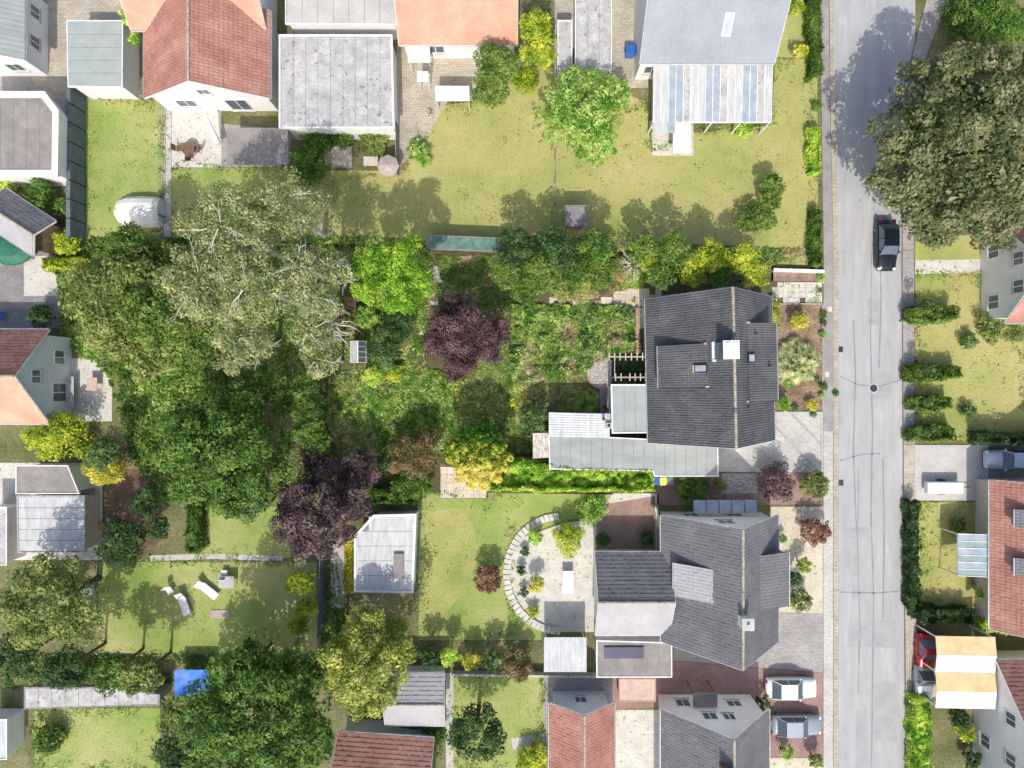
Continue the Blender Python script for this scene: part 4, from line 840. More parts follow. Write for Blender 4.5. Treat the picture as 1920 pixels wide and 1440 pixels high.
# north
t = gable_house('red_tiled_house', 'red-tiled house wing with a white gable facing the patio, top left', 270, 20, 507, 184, 3.0, 6.0, 'y', 'tile_red', 'render_white', wave=.25, seg=3, wins=(('s', -2.4, 1.5, 1.6, 1.2), ('s', 1.8, 1.2, 1.8, 2.0), ('s', 0, 3.6, 1.0, .9)))
gable_house('sunlit_orange_house', 'main roof in tiles coloured sunlit orange behind the red-tiled wing at the top edge', 245, -110, 498, 57, 3.2, 6.1, 'x', 'tile_orange', 'render_white', wave=.25, seg=3)  # same building as the red wing, sunlight put into lighter orange tiles
flat_roof('grey_garage', 'plain pale grey flat garage roof left of the red-tiled house', [(125, 38), (231, 38), (230, 164), (127, 163)], 2.6, 'felt_green', cat='garage', strips=('x', 1.0), upstand=.03)
flat_roof('stained_garage', 'broad stained pale grey flat roof right of the red-tiled house', [(523, 65), (736, 65), (740, 241), (523, 241)], 2.9, 'felt_pale', cat='garage', strips=('y', 1.0), tr_w=.15)
flat_roof('beige_building', 'beige flat roof along the top edge behind the stained garage roof', [(535, -60), (744, -60), (744, 47), (535, 45)], 2.6, 'concrete', cat='building', strips=('y', 1.2))
gable_house('orange_bungalow', 'pale orange-tiled bungalow roof at the top edge, above two small white awnings', 748, -150, 970, 84, 3.0, 6.6, 'x', 'tile_orange', 'render_white', wave=.25, seg=3, wins=(('s', -2, 1.5, 1.5, 1.2), ('s', 2.4, 1.2, 1.6, 2.0)))
flat_roof('grey_shed', 'narrow light grey flat shed roof beside the wider one, top centre', [(1045, 38), (1073, 38), (1073, 130), (1045, 130)], 2.3, 'felt_pale', cat='shed')
flat_roof('light_grey_garage', 'wider light grey flat garage roof touching the top edge, right of the narrow shed', [(1078, -60), (1147, -60), (1147, 131), (1078, 131)], 2.6, 'felt_pale', cat='garage', strips=('y', 1.0))
t = gable_house('blue_grey_house', 'blue-grey tiled house at the top with one white roof window', 1200, -70, 1452, 119, 3.6, 7.2, 'x', 'tile_bluegrey', 'render_white', wave=.25, seg=3, shade_tile='tile_slate', wins=(('s', -4, 1.7, 1.3, 1.2), ('s', -1, 1.2, 2, 2.0), ('s', 3.4, 1.7, 1.3, 1.2)))  # north slope darkened with slate tiles, south slope kept sunlit pale
def roof_window_s(t, x, yf, he, hr, hw, w, l):
    s = (hr-he)/hw; z = lambda y: he+(hw+y)*s; y0, y1 = yf-l/2, yf+l/2; f = MB().slab([(x-w/2, y0, z(y0)+.15), (x+w/2, y0, z(y0)+.15), (x+w/2, y1, z(y1)+.15), (x-w/2, y1, z(y1)+.15)], .12).build('roof_window', 'white_paint', t)
    MB().slab([(x-w/2+.08, y0+.08, z(y0+.08)+.165), (x+w/2-.08, y0+.08, z(y0+.08)+.165), (x+w/2-.08, y1-.08, z(y1-.08)+.165), (x-w/2+.08, y1-.08, z(y1-.08)+.165)], .01).build('pane', 'glass_pale', f)
hw_ = 189*.5*(H-3.6)/F
roof_window_s(t, 1.0, -hw_+2.0, 3.6, 7.2, hw_, .7, 1.2)
t = thing('terrace_roof', 'pale striped glass terrace roof in front of the blue-grey house', 'terrace roof', P(1338, 175)); hT = 2.6
x0_, y0_, x1_, y1_ = Rw(1226, 122, 1448, 226, hT)
for k in range(16):
    a_ = x0_+(x1_-x0_)*k/16; b_ = x0_+(x1_-x0_)*(k+1)/16; yy = y0_-(.9 if k < 3 else 0)
    MB().slab([(a_+.035, yy, hT-.25), (b_-.035, yy, hT-.25), (b_-.035, y1_, hT), (a_+.035, y1_, hT)], .02).build('roof_panel', ['sheet_white', 'glass_pale', 'sheet_white', 'felt_pale', 'glass_pale'][(k*7) % 5], t)
m_ = MB()
for k in range(17): a_ = x0_+(x1_-x0_)*k/16; m_.slab([(a_-.03, y0_, hT-.2), (a_+.03, y0_, hT-.2), (a_+.03, y1_, hT+.05), (a_-.03, y1_, hT+.05)], .08)
m_.box(x0_, y0_-.05, hT-.4, x1_, y0_+.05, hT-.29)
for k in range(5): a_ = x0_+.06+(x1_-x0_-.12)*k/4; m_.box(a_-.05, y0_-.04, 0, a_+.05, y0_+.04, hT-.402)
m_.build('frame', 'white_paint', t)
def parasol(px, py, r, mat, label, h=2.2, sq=False, name='parasol', rr=None):
    x, y, _ = P(px, py, h); t = thing(name, label, 'parasol', (x, y, 0), 0); R_ = r*(H-h)/F; n = 4 if sq else 8; m_ = MB(); ry = (rr or r)*(H-h)/F
    o = math.pi/4 if sq else 0; k = 1.414 if sq else 1; vs = [(x+R_*k*math.cos(o+2*math.pi*i/n), y+ry*k*math.sin(o+2*math.pi*i/n), h-.35) for i in range(n)]
    m_.add(vs+[(x, y, h)]+[(a, b, c-.1) for a, b, c in vs], [(i, (i+1) % n, n) for i in range(n)]+[(i, n+1+i, n+1+(i+1) % n, (i+1) % n) for i in range(n)]+[(n, i, (i+1) % n)[::-1] for i in range(0)]); m_.build('canopy', mat, t)
    MB().tube((x, y, 0), (x, y, h-.02), .03, .03, 8).build('pole', 'white_paint', t); MB().tube((x, y, 0), (x, y, .08), .3, .3, 14).build('base', 'concrete', t); return t
parasol(1281, 254, 17, 'white_cloth', 'white rectangular parasol in front of the striped terrace roof', 2.3, True, rr=30)
for (a_, b_, c_, d_, lb) in ((765, 88, 806, 116, 'small white awning against the orange bungalow wall'), (782, 135, 803, 152, 'tiny white table canopy on the beige yard below the orange bungalow'), (816, 162, 880, 188, 'long white lean-to canopy at the edge of the dry north lawn')):
    t = thing('white_awning', lb, 'awning', P((a_+c_)/2, (b_+d_)/2)); x0_, y0_, x1_, y1_ = Rw(a_, b_, c_, d_, 2.1)
    MB().slab([(x0_, y0_, 2.0), (x1_, y0_, 2.0), (x1_, y1_, 2.2), (x0_, y1_, 2.2)], .05).build('canopy', 'white_cloth', t); m_ = MB()
    for x_ in (x0_+.08, x1_-.08):
        m_.tube((x_, y0_+.08, 0), (x_, y0_+.08, 1.94), .03, .03, 6); m_.tube((x_, y1_-.08, 0), (x_, y1_-.08, 2.13), .03, .03, 6)
    m_.build_each('pole', 'white_paint', t)
gable_house('white_roofed_house', 'white house corner with a pale metal roof in the top left corner', -120, -40, 47, 112, 3.2, 5.2, 'y', 'felt_green', 'render_white', wave=.4, seg=3, course=2.4, wins=(('e', 1.5, 1.6, 1.1, 1.1), ('e', -1, 1.6, 1.1, 1.1), ('s', 1.5, 1.5, 1.3, 1.2)), ridge='render_white')
t = flat_roof('white_flat_house', 'flat grey roof with broad white rim at the left edge beside a teal fence', [(-60, 172), (85, 172), (112, 208), (110, 331), (-60, 331)], 3.2, 'felt_brown', cat='building', tr_w=.5, upstand=.12, strips=('y', 1.1))
gable_house('grey_gabled_shed', 'grey-purple gabled shed set at an angle beside green tarpaulin at the left edge', -20, 378, 92, 455, 2.4, 3.6, 'x', 'tile_lightgrey', 'wood_brown', rot=math.radians(-33), wave=.3, seg=3, cat='shed', shade_tile='tile_slate')  # shaded slope coloured darker than the sunlit one
t = thing('green_tarpaulin', 'dark green tarpaulin cover over a low frame at the left edge', 'tarpaulin', P(20, 462)); m_ = MB(); x_, y_, _ = P(12, 462, 1.2); m_.dome((x_, y_, .6), 2.0, 1.5, .7, 16, 5); m_.build('cover', 'green_tarp', t); m_ = MB()
for (u_, v_) in ((-1.4, -.8), (1.4, -.8), (1.4, .8), (-1.4, .8)): m_.tube((x_+u_, y_+v_, 0), (x_+u_, y_+v_, .62), .04, .04, 6)
m_.build_each('leg', 'steel_dark', t)
t = gable_house('orange_gabled_house', 'orange-tiled house, north slope coloured dark red as shade, with white east gable, left edge', -190, 618, 92, 794, 3.0, 6.6, 'x', 'tile_orange', 'render_blue', wave=.25, seg=3, shade_tile='tile_red', wins=(('e', -1.3, 1.3, 1.6, 2.0), ('e', 1.6, 1.5, 1.2, 1.2), ('e', 0, 4.1, 1.1, 1.0)))  # red tiles darken the shaded north slope, orange for the sunlit south
flat_roof('brown_flat_roof', 'stained brown flat roof above the white terrace, lower left', [(30, 872), (128, 872), (150, 926), (30, 926)], 2.4, 'felt_brown', cat='building')
flat_roof('white_terrace_roof', 'uneven white terrace roof joined below the brown flat roof, lower left', [(32, 929), (160, 929), (160, 1036), (34, 1036)], 2.2, 'sheet_white', 'render_beige', 'felt_pale', cat='building', strips=('x', .95))
flat_roof('grey_strip_building', 'long narrow pale grey roof at the left edge beside the white terrace', [(-40, 950), (14, 950), (14, 1060), (-40, 1060)], 2.3, 'felt_pale', cat='building')
t = flat_roof('long_grey_shed', 'long low grey shed roof above the lower left lawn', [(45, 1288), (215, 1288), (300, 1302), (300, 1322), (45, 1330)], 2.2, 'felt_pale', 'wood_grey', 'wood_grey', cat='shed', strips=('y', 1.1), upstand=.02)
t = thing('blue_tarpaulin', 'bright blue tarpaulin stretched over a frame under the large dark tree', 'tarpaulin', P(360, 1280))
x0_, y0_, x1_, y1_ = Rw(327, 1256, 392, 1304, 1.6); g_ = np.linspace(0, 1, 9); vs = [(x0_+(x1_-x0_)*u_, y0_+(y1_-y0_)*v_, 1.6-.3*math.sin(u_*3.1)*math.sin(v_*3.1)+U(-.04, .04)) for v_ in g_ for u_ in g_]
MB().add(vs, [(j*9+i, j*9+i+1, (j+1)*9+i+1, (j+1)*9+i) for j in range(8) for i in range(8)]).build('sheet', 'blue_tarp', t, smooth=True); m_ = MB()
for (u_, v_) in ((x0_, y0_), (x1_, y0_), (x1_, y1_), (x0_, y1_)): m_.tube((u_, v_, 0), (u_, v_, 1.62), .03, .03, 6)
m_.build_each('pole', 'steel_dark', t)
flat_roof('white_summerhouse', 'white flat-roofed summerhouse with one chamfered corner and a rooftop vent box', [(700, 965), (781, 963), (775, 1112), (664, 1110), (664, 1005)], 2.6, 'sheet_white', cat='summerhouse', tr_w=.2, strips=('x', 1.2))
t = thing('rooftop_vent', 'grey vent box with a green plant on the white summerhouse roof', 'vent', P(748, 1068, 2.6)); a_, b_, c_, d_ = Rw(738, 1038, 757, 1085, 2.8); MB().box(a_, b_, 2.6, c_, d_, 2.85).build('box', 'felt_brown', t)
gable_house('grey_gabled_garage', 'light grey gabled garage beside the yellow-green tree at the bottom', 722, 1262, 834, 1360, 2.4, 3.3, 'x', 'tile_lightgrey', 'render_white', wave=.3, seg=3, cat='garage')
gable_house('salmon_roofed_house', 'salmon red tiled roof at the bottom edge below the yellow-green tree', 628, 1378, 808, 1560, 3.0, 5.6, 'x', 'tile_orange', 'render_white', wave=.25, seg=3, shade_tile='tile_red', rot=math.radians(-4))  # north slope's shade coloured in with red tiles
flat_roof('corner_shed', 'pale shed roof at the left edge by the lower left lawn', [(-40, 1348), (14, 1348), (14, 1424), (-40, 1424)], 2.1, 'sheet_white', cat='shed')
t = flat_roof('garden_shed', 'small grey-purple garden shed at the shaded south end of the north lawn', [(1059, 385), (1103, 385), (1103, 424), (1059, 424)], 2.1, 'felt_brown', 'wood_grey', 'wood_grey', cat='shed', strips=('y', .9))
# east side
gable_house('white_apartment_house', 'white gabled house with dark windows at the right edge beside the oak', 1884, 425, 2120, 605, 3.0, 7.0, 'x', 'tile_red', 'render_white', wave=.25, seg=3, wins=(('w', 2.2, 1.5, 1.2, 1.2), ('w', -2.0, 1.5, 1.2, 1.2), ('w', 1.1, 4.1, 1.1, 1.1), ('w', -1.1, 4.1, 1.1, 1.1)))
t = gable_house('red_dormer_house', 'red-roofed house with dark dormers and a glazed porch at the right edge', 1856, 900, 2100, 1180, 2.8, 8.2, 'y', 'tile_red', 'render_beige', wave=.25, seg=3, over=.8)
hwE = 122*(H-2.8)/F
for (y0_, y1_) in ((2.6, 4.0), (-1.2, .2)): ddorm(t, -1, hwE-.7, hwE-3.2, y0_, y1_, 4.5, 5.6, 3.4, 'tile_slate')
t = thing('glazed_porch', 'glass-roofed porch with pale ribs in front of the red-roofed house', 'porch', P(1850, 1040)); x0_, y0_, x1_, y1_ = Rw(1802, 1003, 1888, 1082, 2.7)
for k in range(6): a_ = y0_+(y1_-y0_)*k/6; b_ = y0_+(y1_-y0_)*(k+1)/6; MB().slab([(x0_, a_+.03, 2.3), (x1_, a_+.03, 2.9), (x1_, b_-.03, 2.9), (x0_, b_-.03, 2.3)], .02).build('roof_pane', 'glass_pale' if k % 2 else 'glass_green', t)
m_ = MB()
for k in range(7): a_ = y0_+(y1_-y0_)*k/6; m_.slab([(x0_, a_-.025, 2.34), (x1_, a_-.025, 2.94), (x1_, a_+.025, 2.94), (x0_, a_+.025, 2.34)], .08)
m_.box(x0_, y0_, 0, x0_+.08, y0_+.08, 2.2); m_.box(x0_, y1_-.08, 0, x0_+.08, y1_, 2.2); m_.box(x0_, y0_+.1, 2.2, x0_+.08, y1_-.1, 2.27); m_.build('frame', 'white_paint', t)
gable_house('white_walled_house', 'house with a broad white west gable and red roof in the bottom right corner', 1868, 1238, 2160, 1505, 3.0, 7.6, 'x', 'tile_red', 'render_white', wave=.25, seg=3, wins=(('w', 3, 1.5, 1.1, 1.1), ('w', -1.6, 1.5, 1.1, 1.1), ('w', 1.6, 4.2, 1.1, 1.1), ('w', -1.6, 4.2, 1.1, 1.1)))
t = thing('striped_awning', 'cream and white striped canopy roof beside the red car', 'awning', P(1810, 1262)); x0_, y0_, x1_, y1_ = Rw(1757, 1194, 1866, 1330, 2.8)
for k, mt in enumerate(('white_cloth', 'cream_cloth', 'white_cloth', 'cream_cloth')):
    a_ = y0_+(y1_-y0_)*k/4; b_ = y0_+(y1_-y0_)*(k+1)/4; MB().slab([(x0_, a_+.01, 2.78 if k % 2 else 2.6), (x1_, a_+.01, 2.98 if k % 2 else 2.8), (x1_, b_-.01, 2.8 if k % 2 else 2.98), (x0_, b_-.01, 2.6 if k % 2 else 2.78)], .03).build('canopy_panel', mt, t)
m_ = MB()
for (u_, v_) in ((x0_+.1, y0_+.1), (x0_+.1, y1_-.1), (x1_-.1, y0_+.1), (x1_-.1, y1_-.1), (x0_+.1, (y0_+y1_)/2)): m_.box(u_-.05, v_-.05, 0, u_+.05, v_+.05, 2.55)
m_.build_each('post', 'white_paint', t)
MBv = thing('white_trailer', 'low white covered trailer on the grey driveway east of the road', 'trailer', P(1790, 915)); x0_, y0_, x1_, y1_ = Rw(1740, 904, 1828, 926, 1.0)
MB().box(x0_, y0_, .45, x1_-.9, y1_, 1.0).build('body', 'white_plastic', MBv, bevel=.08); m_ = MB(); m_.tube((x1_-.9, (y0_+y1_)/2, .5), (x1_, (y0_+y1_)/2, .5), .04, .04, 6); m_.build('drawbar', 'steel_dark', MBv)
for y_ in (y0_-.12, y1_+.02): MB().tube(((x0_+x1_)/2-.4, y_, .3), ((x0_+x1_)/2-.4, y_+.1, .3), .3, .3, 14).build('wheel', 'rubber', MBv)

# fences and walls
def fence(p, q, h, mat, label, name='panel_fence', step=1.6, th=.05, cat='fence', rails=False):
    a_, b_ = Vector(P(*p)), Vector(P(*q)); L_ = (b_-a_).length; k = max(1, round(L_/step)); an = math.atan2(b_.y-a_.y, b_.x-a_.x)
    t = thing(name, label, cat, tuple(a_), an, local=True); st = L_/k; pm = po = None
    for i in range(k+1):
        if po is None: po = MB().box(-.05, -.05, 0, .05, .05, h+.06).build('post', mat, t)
        else: po = bpy.data.objects.new('post', po.data); COL.objects.link(po); po.parent = t
        po.location = (i*st, 0, 0)
        if i < k:
            if pm is None:
                m_ = MB()
                if rails:
                    for z_ in (h*.3, h*.65, h*.97): m_.tube((.06, 0, z_), (st-.06, 0, z_), .015, .015, 5)
                else: m_.box(.06, -th/2, .05, st-.06, th/2, h)
                pm = m_.build('rail' if rails else 'panel', mat, t)
            else: pm = bpy.data.objects.new(pm.name.split('.')[0], pm.data); COL.objects.link(pm); pm.parent = t
            pm.location = (i*st, 0, 0)
fence((158, 178), (158, 455), 2.0, 'fence_teal', 'tall dark teal panel fence along the left side of the west lawn', th=.35)
fence((1040, 300), (1040, 470), 1.1, 'wood_grey', 'thin grey wire fence dividing the north lawn', 'wire_fence', 2.2, rails=True)
fence((309, 195), (309, 450), 1.0, 'wood_grey', 'low fence between the west lawn and the beige path', 'low_fence', 1.8, rails=True)
fence((747, 240), (747, 330), 1.3, 'wood_grey', 'short grey fence at the yard corner right of the stained garage', 'short_fence', 1.5)
fence((612, 1000), (606, 1180), 1.7, 'slate_blue', 'dark blue-grey panel fence left of the white summerhouse', 'blue_fence', 1.6)
fence((850, 1258), (1150, 1262), .8, 'concrete', 'low pale wall between the shrub row and the lower lawn', 'garden_wall', 2, th=.18, cat='wall')
fence((1221, 945), (1245, 1035), 1.6, 'render_beige', 'pale slanting wall beside the west slope of the slate-roofed house', 'boundary_wall', 2, th=.2, cat='wall')
# curved stone border of the round garden
t = thing('curved_stone_border', 'curved pale stone border round the shrubs of the south terrace', 'border', P(1010, 1075)); cx_, cy_, _ = P(1052, 1075); o0 = None
for i in range(34):
    an = math.radians(95+i*5.2); r_ = 4.65
    if o0 is None: o0 = MB().box(-.3, -.19, 0, .3, .19, .16).build('border_stone', 'slab_pale', t, raw=True)
    else: o0 = bpy.data.objects.new('border_stone', o0.data); COL.objects.link(o0); o0.parent = t
    o0.location = (cx_+r_*math.cos(an)-ORG[t][0], cy_+r_*math.sin(an)*1.05-ORG[t][1], U(-.02, .02)); o0.rotation_euler = (0, 0, an+U(-.06, .06))

# ------------------------------------------------------------------ cars, furniture, small things
car(1487, 1294, 0, 'paint_white', 'white car parked on the red paving nearest the slate-roofed house'); car(1497, 1364, 0, 'paint_silver', 'silver car parked below the white car on the red paving')
car(1667, 458, -math.pi/2, 'paint_black', 'dark blue-black car parked on the road under the big oak'); car(1741, 1228, -math.pi/2, 'paint_red', 'dark red car beside the cream striped canopy', 3.4, 1.6); car(1737, 1283, -math.pi/2, 'paint_silver', 'silver-blue small car just below the dark red car', 3.0, 1.55)
car(1900, 862, math.pi, 'paint_pale', 'pale blue-grey car on the dark yard at the right edge')
def table(px, py, label, w=1.4, d=.8, mat='white_plastic', rot=0, rnd_=False, name='garden_table'):
    x, y, _ = P(px, py, .74); t = thing(name, label, 'table', (x, y, 0), rot, local=True)
    (MB().tube((0, 0, .71), (0, 0, .74), w/2, w/2, 20) if rnd_ else MB().box(-w/2, -d/2, .71, w/2, d/2, .74)).build('tabletop', mat, t)
    k = .32 if rnd_ else 1; lx, ly = (w/2-.08)*(.6 if rnd_ else 1), (w*.3 if rnd_ else d/2-.07)
    for sx in (-1, 1):
        for sy in (-1, 1): MB().tube((sx*lx, sy*ly, 0), (sx*lx, sy*ly, .708), .025, .025, 6).build('leg', mat, t)
def chair(px, py, rot, label, mat='white_plastic', group=None):
    x, y, _ = P(px, py, .45); t = thing('garden_chair', label, 'chair', (x, y, 0), rot, group, local=True)
    MB().box(-.25, -.25, .42, .25, .25, .46).build('seat', mat, t); MB().slab([(-.25, .27, .48), (.25, .27, .48), (.25, .42, 1.0), (-.25, .42, 1.0)], .04).build('backrest', mat, t)
    for sx in (-.22, .22):
        for sy in (-.22, .22): MB().tube((sx, sy, 0), (sx, sy, .418), .02, .02, 6).build('leg', mat, t)
def lounger(px, py, rot, label, mat='white_plastic'):
    x, y, _ = P(px, py, .4); t = thing('sun_lounger', label, 'sun lounger', (x, y, 0), rot, 'white loungers on the west garden lawn', local=True)
    MB().box(-.33, -.95, .3, .33, .45, .37).build('seat', mat, t); MB().slab([(-.33, .47, .34), (.33, .47, .34), (.33, 1.05, .75), (-.33, 1.05, .75)], .05).build('backrest', mat, t)
    for sx in (-.28, .28):
        for sy in (-.8, .4): MB().box(sx-.03, sy-.03, 0, sx+.03, sy+.03, .298).build('leg', mat, t)
lounger(344, 1134, .35, 'larger white lounger standing alone on the shaded lawn', ); lounger(389, 1107, .9, 'white lounger nearest the garden table on the west garden lawn')
chair(318, 1108, .6, 'single white chair left of the larger white lounger'); table(424, 1092, 'grey garden table on the sunny lawn right of the white loungers', 1.3, 1.0, 'felt_pale'); chair(420, 1075, 3.1, 'white chair at the north side of the grey garden table'); 
t = thing('brown_blanket', 'pinkish brown blanket lying on the lawn below the grey table', 'blanket', P(412, 1151)); x_, y_, _ = P(412, 1151); MB().box(x_-.8, y_-.35, .01, x_+.8, y_+.35, .06).build('cloth', 'paver_pink', t, bevel=.02)
t = thing('white_pavilion', 'rounded white covered boat-shaped tent on the west lawn', 'tent', P(250, 392)); x_, y_, _ = P(250, 392, 1.1)
m_ = MB(); prof = [(-2.0, .5, .55), (-1.6, 1.0, 1.0), (-.8, 1.28, 1.3), (0.6, 1.3, 1.35), (1.6, 1.25, 1.25), (1.95, 1.1, 1.0)]; vs = []; fs = []
for (u_, w_, h_) in prof:
    for k in range(9): an = math.pi*k/8; vs.append((x_+u_, y_-w_*math.cos(an), max(.02, h_*math.sin(an)**.7)))
for i in range(5):
    for k in range(8): fs.append((i*9+k, (i+1)*9+k, (i+1)*9+k+1, i*9+k+1))
fs += [tuple(range(9)), tuple(range(45, 54))[::-1]]; m_.add(vs, fs); m_.build('cover', 'white_cloth', t)
m_ = MB(); m_.tube((x_-1.6, y_, 1.02), (x_+1.7, y_, 1.3), .05, .05, 6); m_.build('ridge_pole', 'zinc', t)
table(352, 278, 'round brown table with chairs on the pale patio below the red-tiled wing', 1.1, mat='wood_brown', rnd_=True)
for k, (dx_, dy_, lb) in enumerate(((-16, 0, 'left'), (16, 2, 'right'), (0, 17, 'lower'))): chair(352+dx_, 278+dy_, [math.pi/2, -math.pi/2, math.pi][k], 'brown garden chair on the %s side of the round brown table' % lb, 'wood_brown', 'chairs round the brown patio table')
t = thing('folded_parasol', 'folded white parasol lying beside the round brown table', 'parasol', P(396, 240, 2)); a_ = P(388, 222, 1.9); b_ = P(408, 268, 1.0); MB().tube(a_, b_, .12, .3, 8).build('canopy', 'white_cloth', t); MB().tube(b_, P(410, 272, 0), .03, .03, 6).build('pole', 'white_paint', t)
t = thing('brown_canopy', 'grey-brown cloth canopy over the patio below the stained garage', 'canopy', P(470, 275)); x0_, y0_, x1_, y1_ = Rw(425, 240, 540, 308, 2.3)
MB().slab([(x0_, y0_, 2.2), (x1_, y0_, 2.2), (x1_, y1_, 2.35), (x0_, y1_, 2.35)], .04).build('cloth', 'felt_brown', t); m_ = MB()
for (u_, v_) in ((x0_+.1, y0_+.1), (x1_-.1, y0_+.1), (x1_-.1, y1_-.1), (x0_+.1, y1_-.1)): m_.tube((u_, v_, 0), (u_, v_, 2.15), .04, .04, 6)
m_.build_each('post', 'wood_grey', t)
t = thing('sandpit', 'square grey sandpit in the planting below the stained garage', 'sandpit', P(632, 294)); a_, b_, c_, d_ = Rw(602, 275, 662, 315, 0); m_ = MB(); m_.box(a_, b_, 0, c_, b_+.1, .25); m_.box(a_, d_-.1, 0, c_, d_, .25); m_.box(a_, b_+.1, 0, a_+.1, d_-.1, .25); m_.box(c_-.1, b_+.1, 0, c_, d_-.1, .25); m_.build('frame', 'wood_grey', t); MB().box(a_+.1, b_+.1, .0, c_-.1, d_-.1, .15).build('sand', 'slab_beige', t)
parasol(726, 308, 21, 'paver_pink', 'faded red parasol at the yard corner below the stained garage', 2.1)
table(695, 302, 'sand coloured table left of the faded red parasol', 1.2, .8, 'awning_sand')
bin_(1183, 92, 'blue_plastic', 'blue water barrel beside the blue-grey house', .8, .8, 1.0, 'water_barrel'); bin_(135, 222, 'blue_plastic', 'light blue bin between the white-rimmed roof and the teal fence', .6, .6, 1.0, 'storage_bin')
t = thing('paddling_pool', 'small round blue-green paddling pool on the path at the olive tree, lower left', 'pool', P(168, 1102)); x_, y_, _ = P(168, 1102); m_ = MB(); m_.tube((x_, y_, 0), (x_, y_, .28), .55, .6, 18); m_.build('pool', 'glass_green', t)
for (px_, py_, m2, lb) in ((100, 748, 'navy', 'dark blue lounge chair on the patio by the orange-roofed house'), (92, 700, 'navy', 'navy padded chair beside the white east gable'), (0, 592, 'blue_plastic', 'bright blue chair in the dark yard at the left edge')): chair(px_, py_, U(-1, 1), lb, m2)
table(128, 735, 'long white table on the patio east of the orange-roofed house', .9, 2.6, 'felt_pale'); table(172, 720, 'small brown table right of the long white table', .9, 1.1, 'pink_stone')
t = thing('clay_pot', 'small orange flower pot left of the dark shrub, lower left', 'flower pot', P(192, 986)); x_, y_, _ = P(192, 986); MB().tube((x_, y_, 0), (x_, y_, .35), .2, .32, 12).build('pot', 'orange_clay', t)
table(1065, 1092, 'grey rectangular table on the pale south terrace', .9, 1.9, 'zinc'); 
t = thing('entrance_canopy', 'glass and blue canopy along the north gable of the slate-roofed house', 'canopy', P(1370, 942)); x0_, y0_, x1_, y1_ = Rw(1300, 938, 1420, 962, 2.2)
for k in range(5): a_ = x0_+(x1_-x0_)*k/5; MB().slab([(a_+.03, y0_, 2.3), (a_+(x1_-x0_)/5-.03, y0_, 2.3), (a_+(x1_-x0_)/5-.03, y1_, 2.1), (a_+.03, y1_, 2.1)], .02).build('roof_pane', 'glass_pale', t)
m_ = MB()
for k in range(6): a_ = x0_+(x1_-x0_)*k/5; m_.box(a_-.03, y1_-.06, 0, a_+.03, y1_, 2.08); m_.slab([(a_-.025, y0_, 2.34), (a_+.025, y0_, 2.34), (a_+.025, y1_, 2.14), (a_-.025, y1_, 2.14)], .06)
m_.build('frame', 'slate_blue', t)
# ------------------------------------------------------------------ trees and shrubs
BG = 'birches in the north-west corner'
tree(565, 500, 48, 11, 'leaf_birch', 'birch_tree', 'birch with spreading white branches at the top left corner of the garden', BG, 'bark_white', .13, 3.6, .9, .3, .25, twigs=9)
tree(622, 505, 42, 10, 'leaf_birch', 'birch_tree', 'birch touching the left side of the lime green maple', BG, 'bark_white', .13, 3.6, .9, .3, .25, twigs=6)
tree(592, 560, 46, 10.5, 'leaf_birch', 'birch_tree', 'birch just above the brown garden hut', BG, 'bark_white', .13, 3.6, .9, .3, .25, twigs=6)
tree(585, 622, 42, 9, 'leaf_birch', 'birch_tree', 'birch left of the long bare white branches', BG, 'bark_white', .13, 3.2, .9, .3, .28, twigs=5)
tree(600, 672, 40, 7.5, 'leaf_birch', 'birch_tree', 'lowest birch, just left of the white greenhouse', BG, 'bark_white', .13, 3.2, .9, .3, .28, twigs=5)
# the bare branches left of the greenhouse
t = thing('bare_branches', 'dead birch with fan of long bare white branches above the greenhouse', 'tree', P(618, 625)); b0 = Vector(P(614, 609, 6.2)); gx, gy, _ = P(618, 640)
m_ = MB(); m_.tube((gx, gy, 0), b0, .16, .09, 9); m_.build('trunk', 'bark_white', t)
for (x_, y_) in ((668, 612), (653, 628), (650, 640), (628, 644), (612, 640), (655, 603), (640, 634)):
    m_ = MB(); e_ = Vector(P(x_, y_, 6.4)); p_ = b0; n_ = 5
    for k in range(n_):
        q_ = b0.lerp(e_, (k+1)/n_)+Vector((U(-.14, .14), U(-.14, .14), U(-.1, .15))); m_.tube(p_, q_, .07*(1-k/n_)+.02, .07*(1-(k+1)/n_)+.02, 6)
        if k > 1: d_ = (q_-p_).normalized(); m_.tube(q_, q_+Vector((d_.x+U(-.8, .8), d_.y+U(-.8, .8), .2))*U(.4, .9), .025, .01, 5)
        p_ = q_
    m_.build('branch', 'bark_white', t)
WB = 'tall birches west of the garden'
tree(430, 430, 88, 12, 'leaf_birch', 'birch_tree', 'tall wide birch west of the garden, north one of the tall row', WB, 'bark_white', .13, 3.4, .8, .26, .25, twigs=4)
tree(535, 385, 72, 11, 'leaf_birch', 'birch_tree', 'tall birch on the edge of the shaded middle lawn', WB, 'bark_white', .13, 3.2, .8, .28, .28, twigs=3)
tree(395, 530, 85, 12, 'leaf_birch', 'birch_tree', 'tall birch right of the big olive green tree', WB, 'bark_white', .13, 3.4, .8, .26, .25, twigs=3)
tree(480, 540, 75, 12, 'leaf_birch', 'birch_tree', 'tall birch in the middle of the birch group', WB, 'bark_white', .13, 3.4, .8, .26, .25, twigs=3)
tree(450, 635, 68, 9.5, 'leaf_birch', 'birch_tree', 'lower birch above the large dark green tree', WB, 'bark_white', .13, 3.4, .8, .26, .25, twigs=4)
tree(737, 517, 79, 9.4, 'leaf_maple', 'maple_tree', 'dense lime green maple with rounded crown in the north of the garden', None, 'bark', .13, 6, .75, .2, .04)
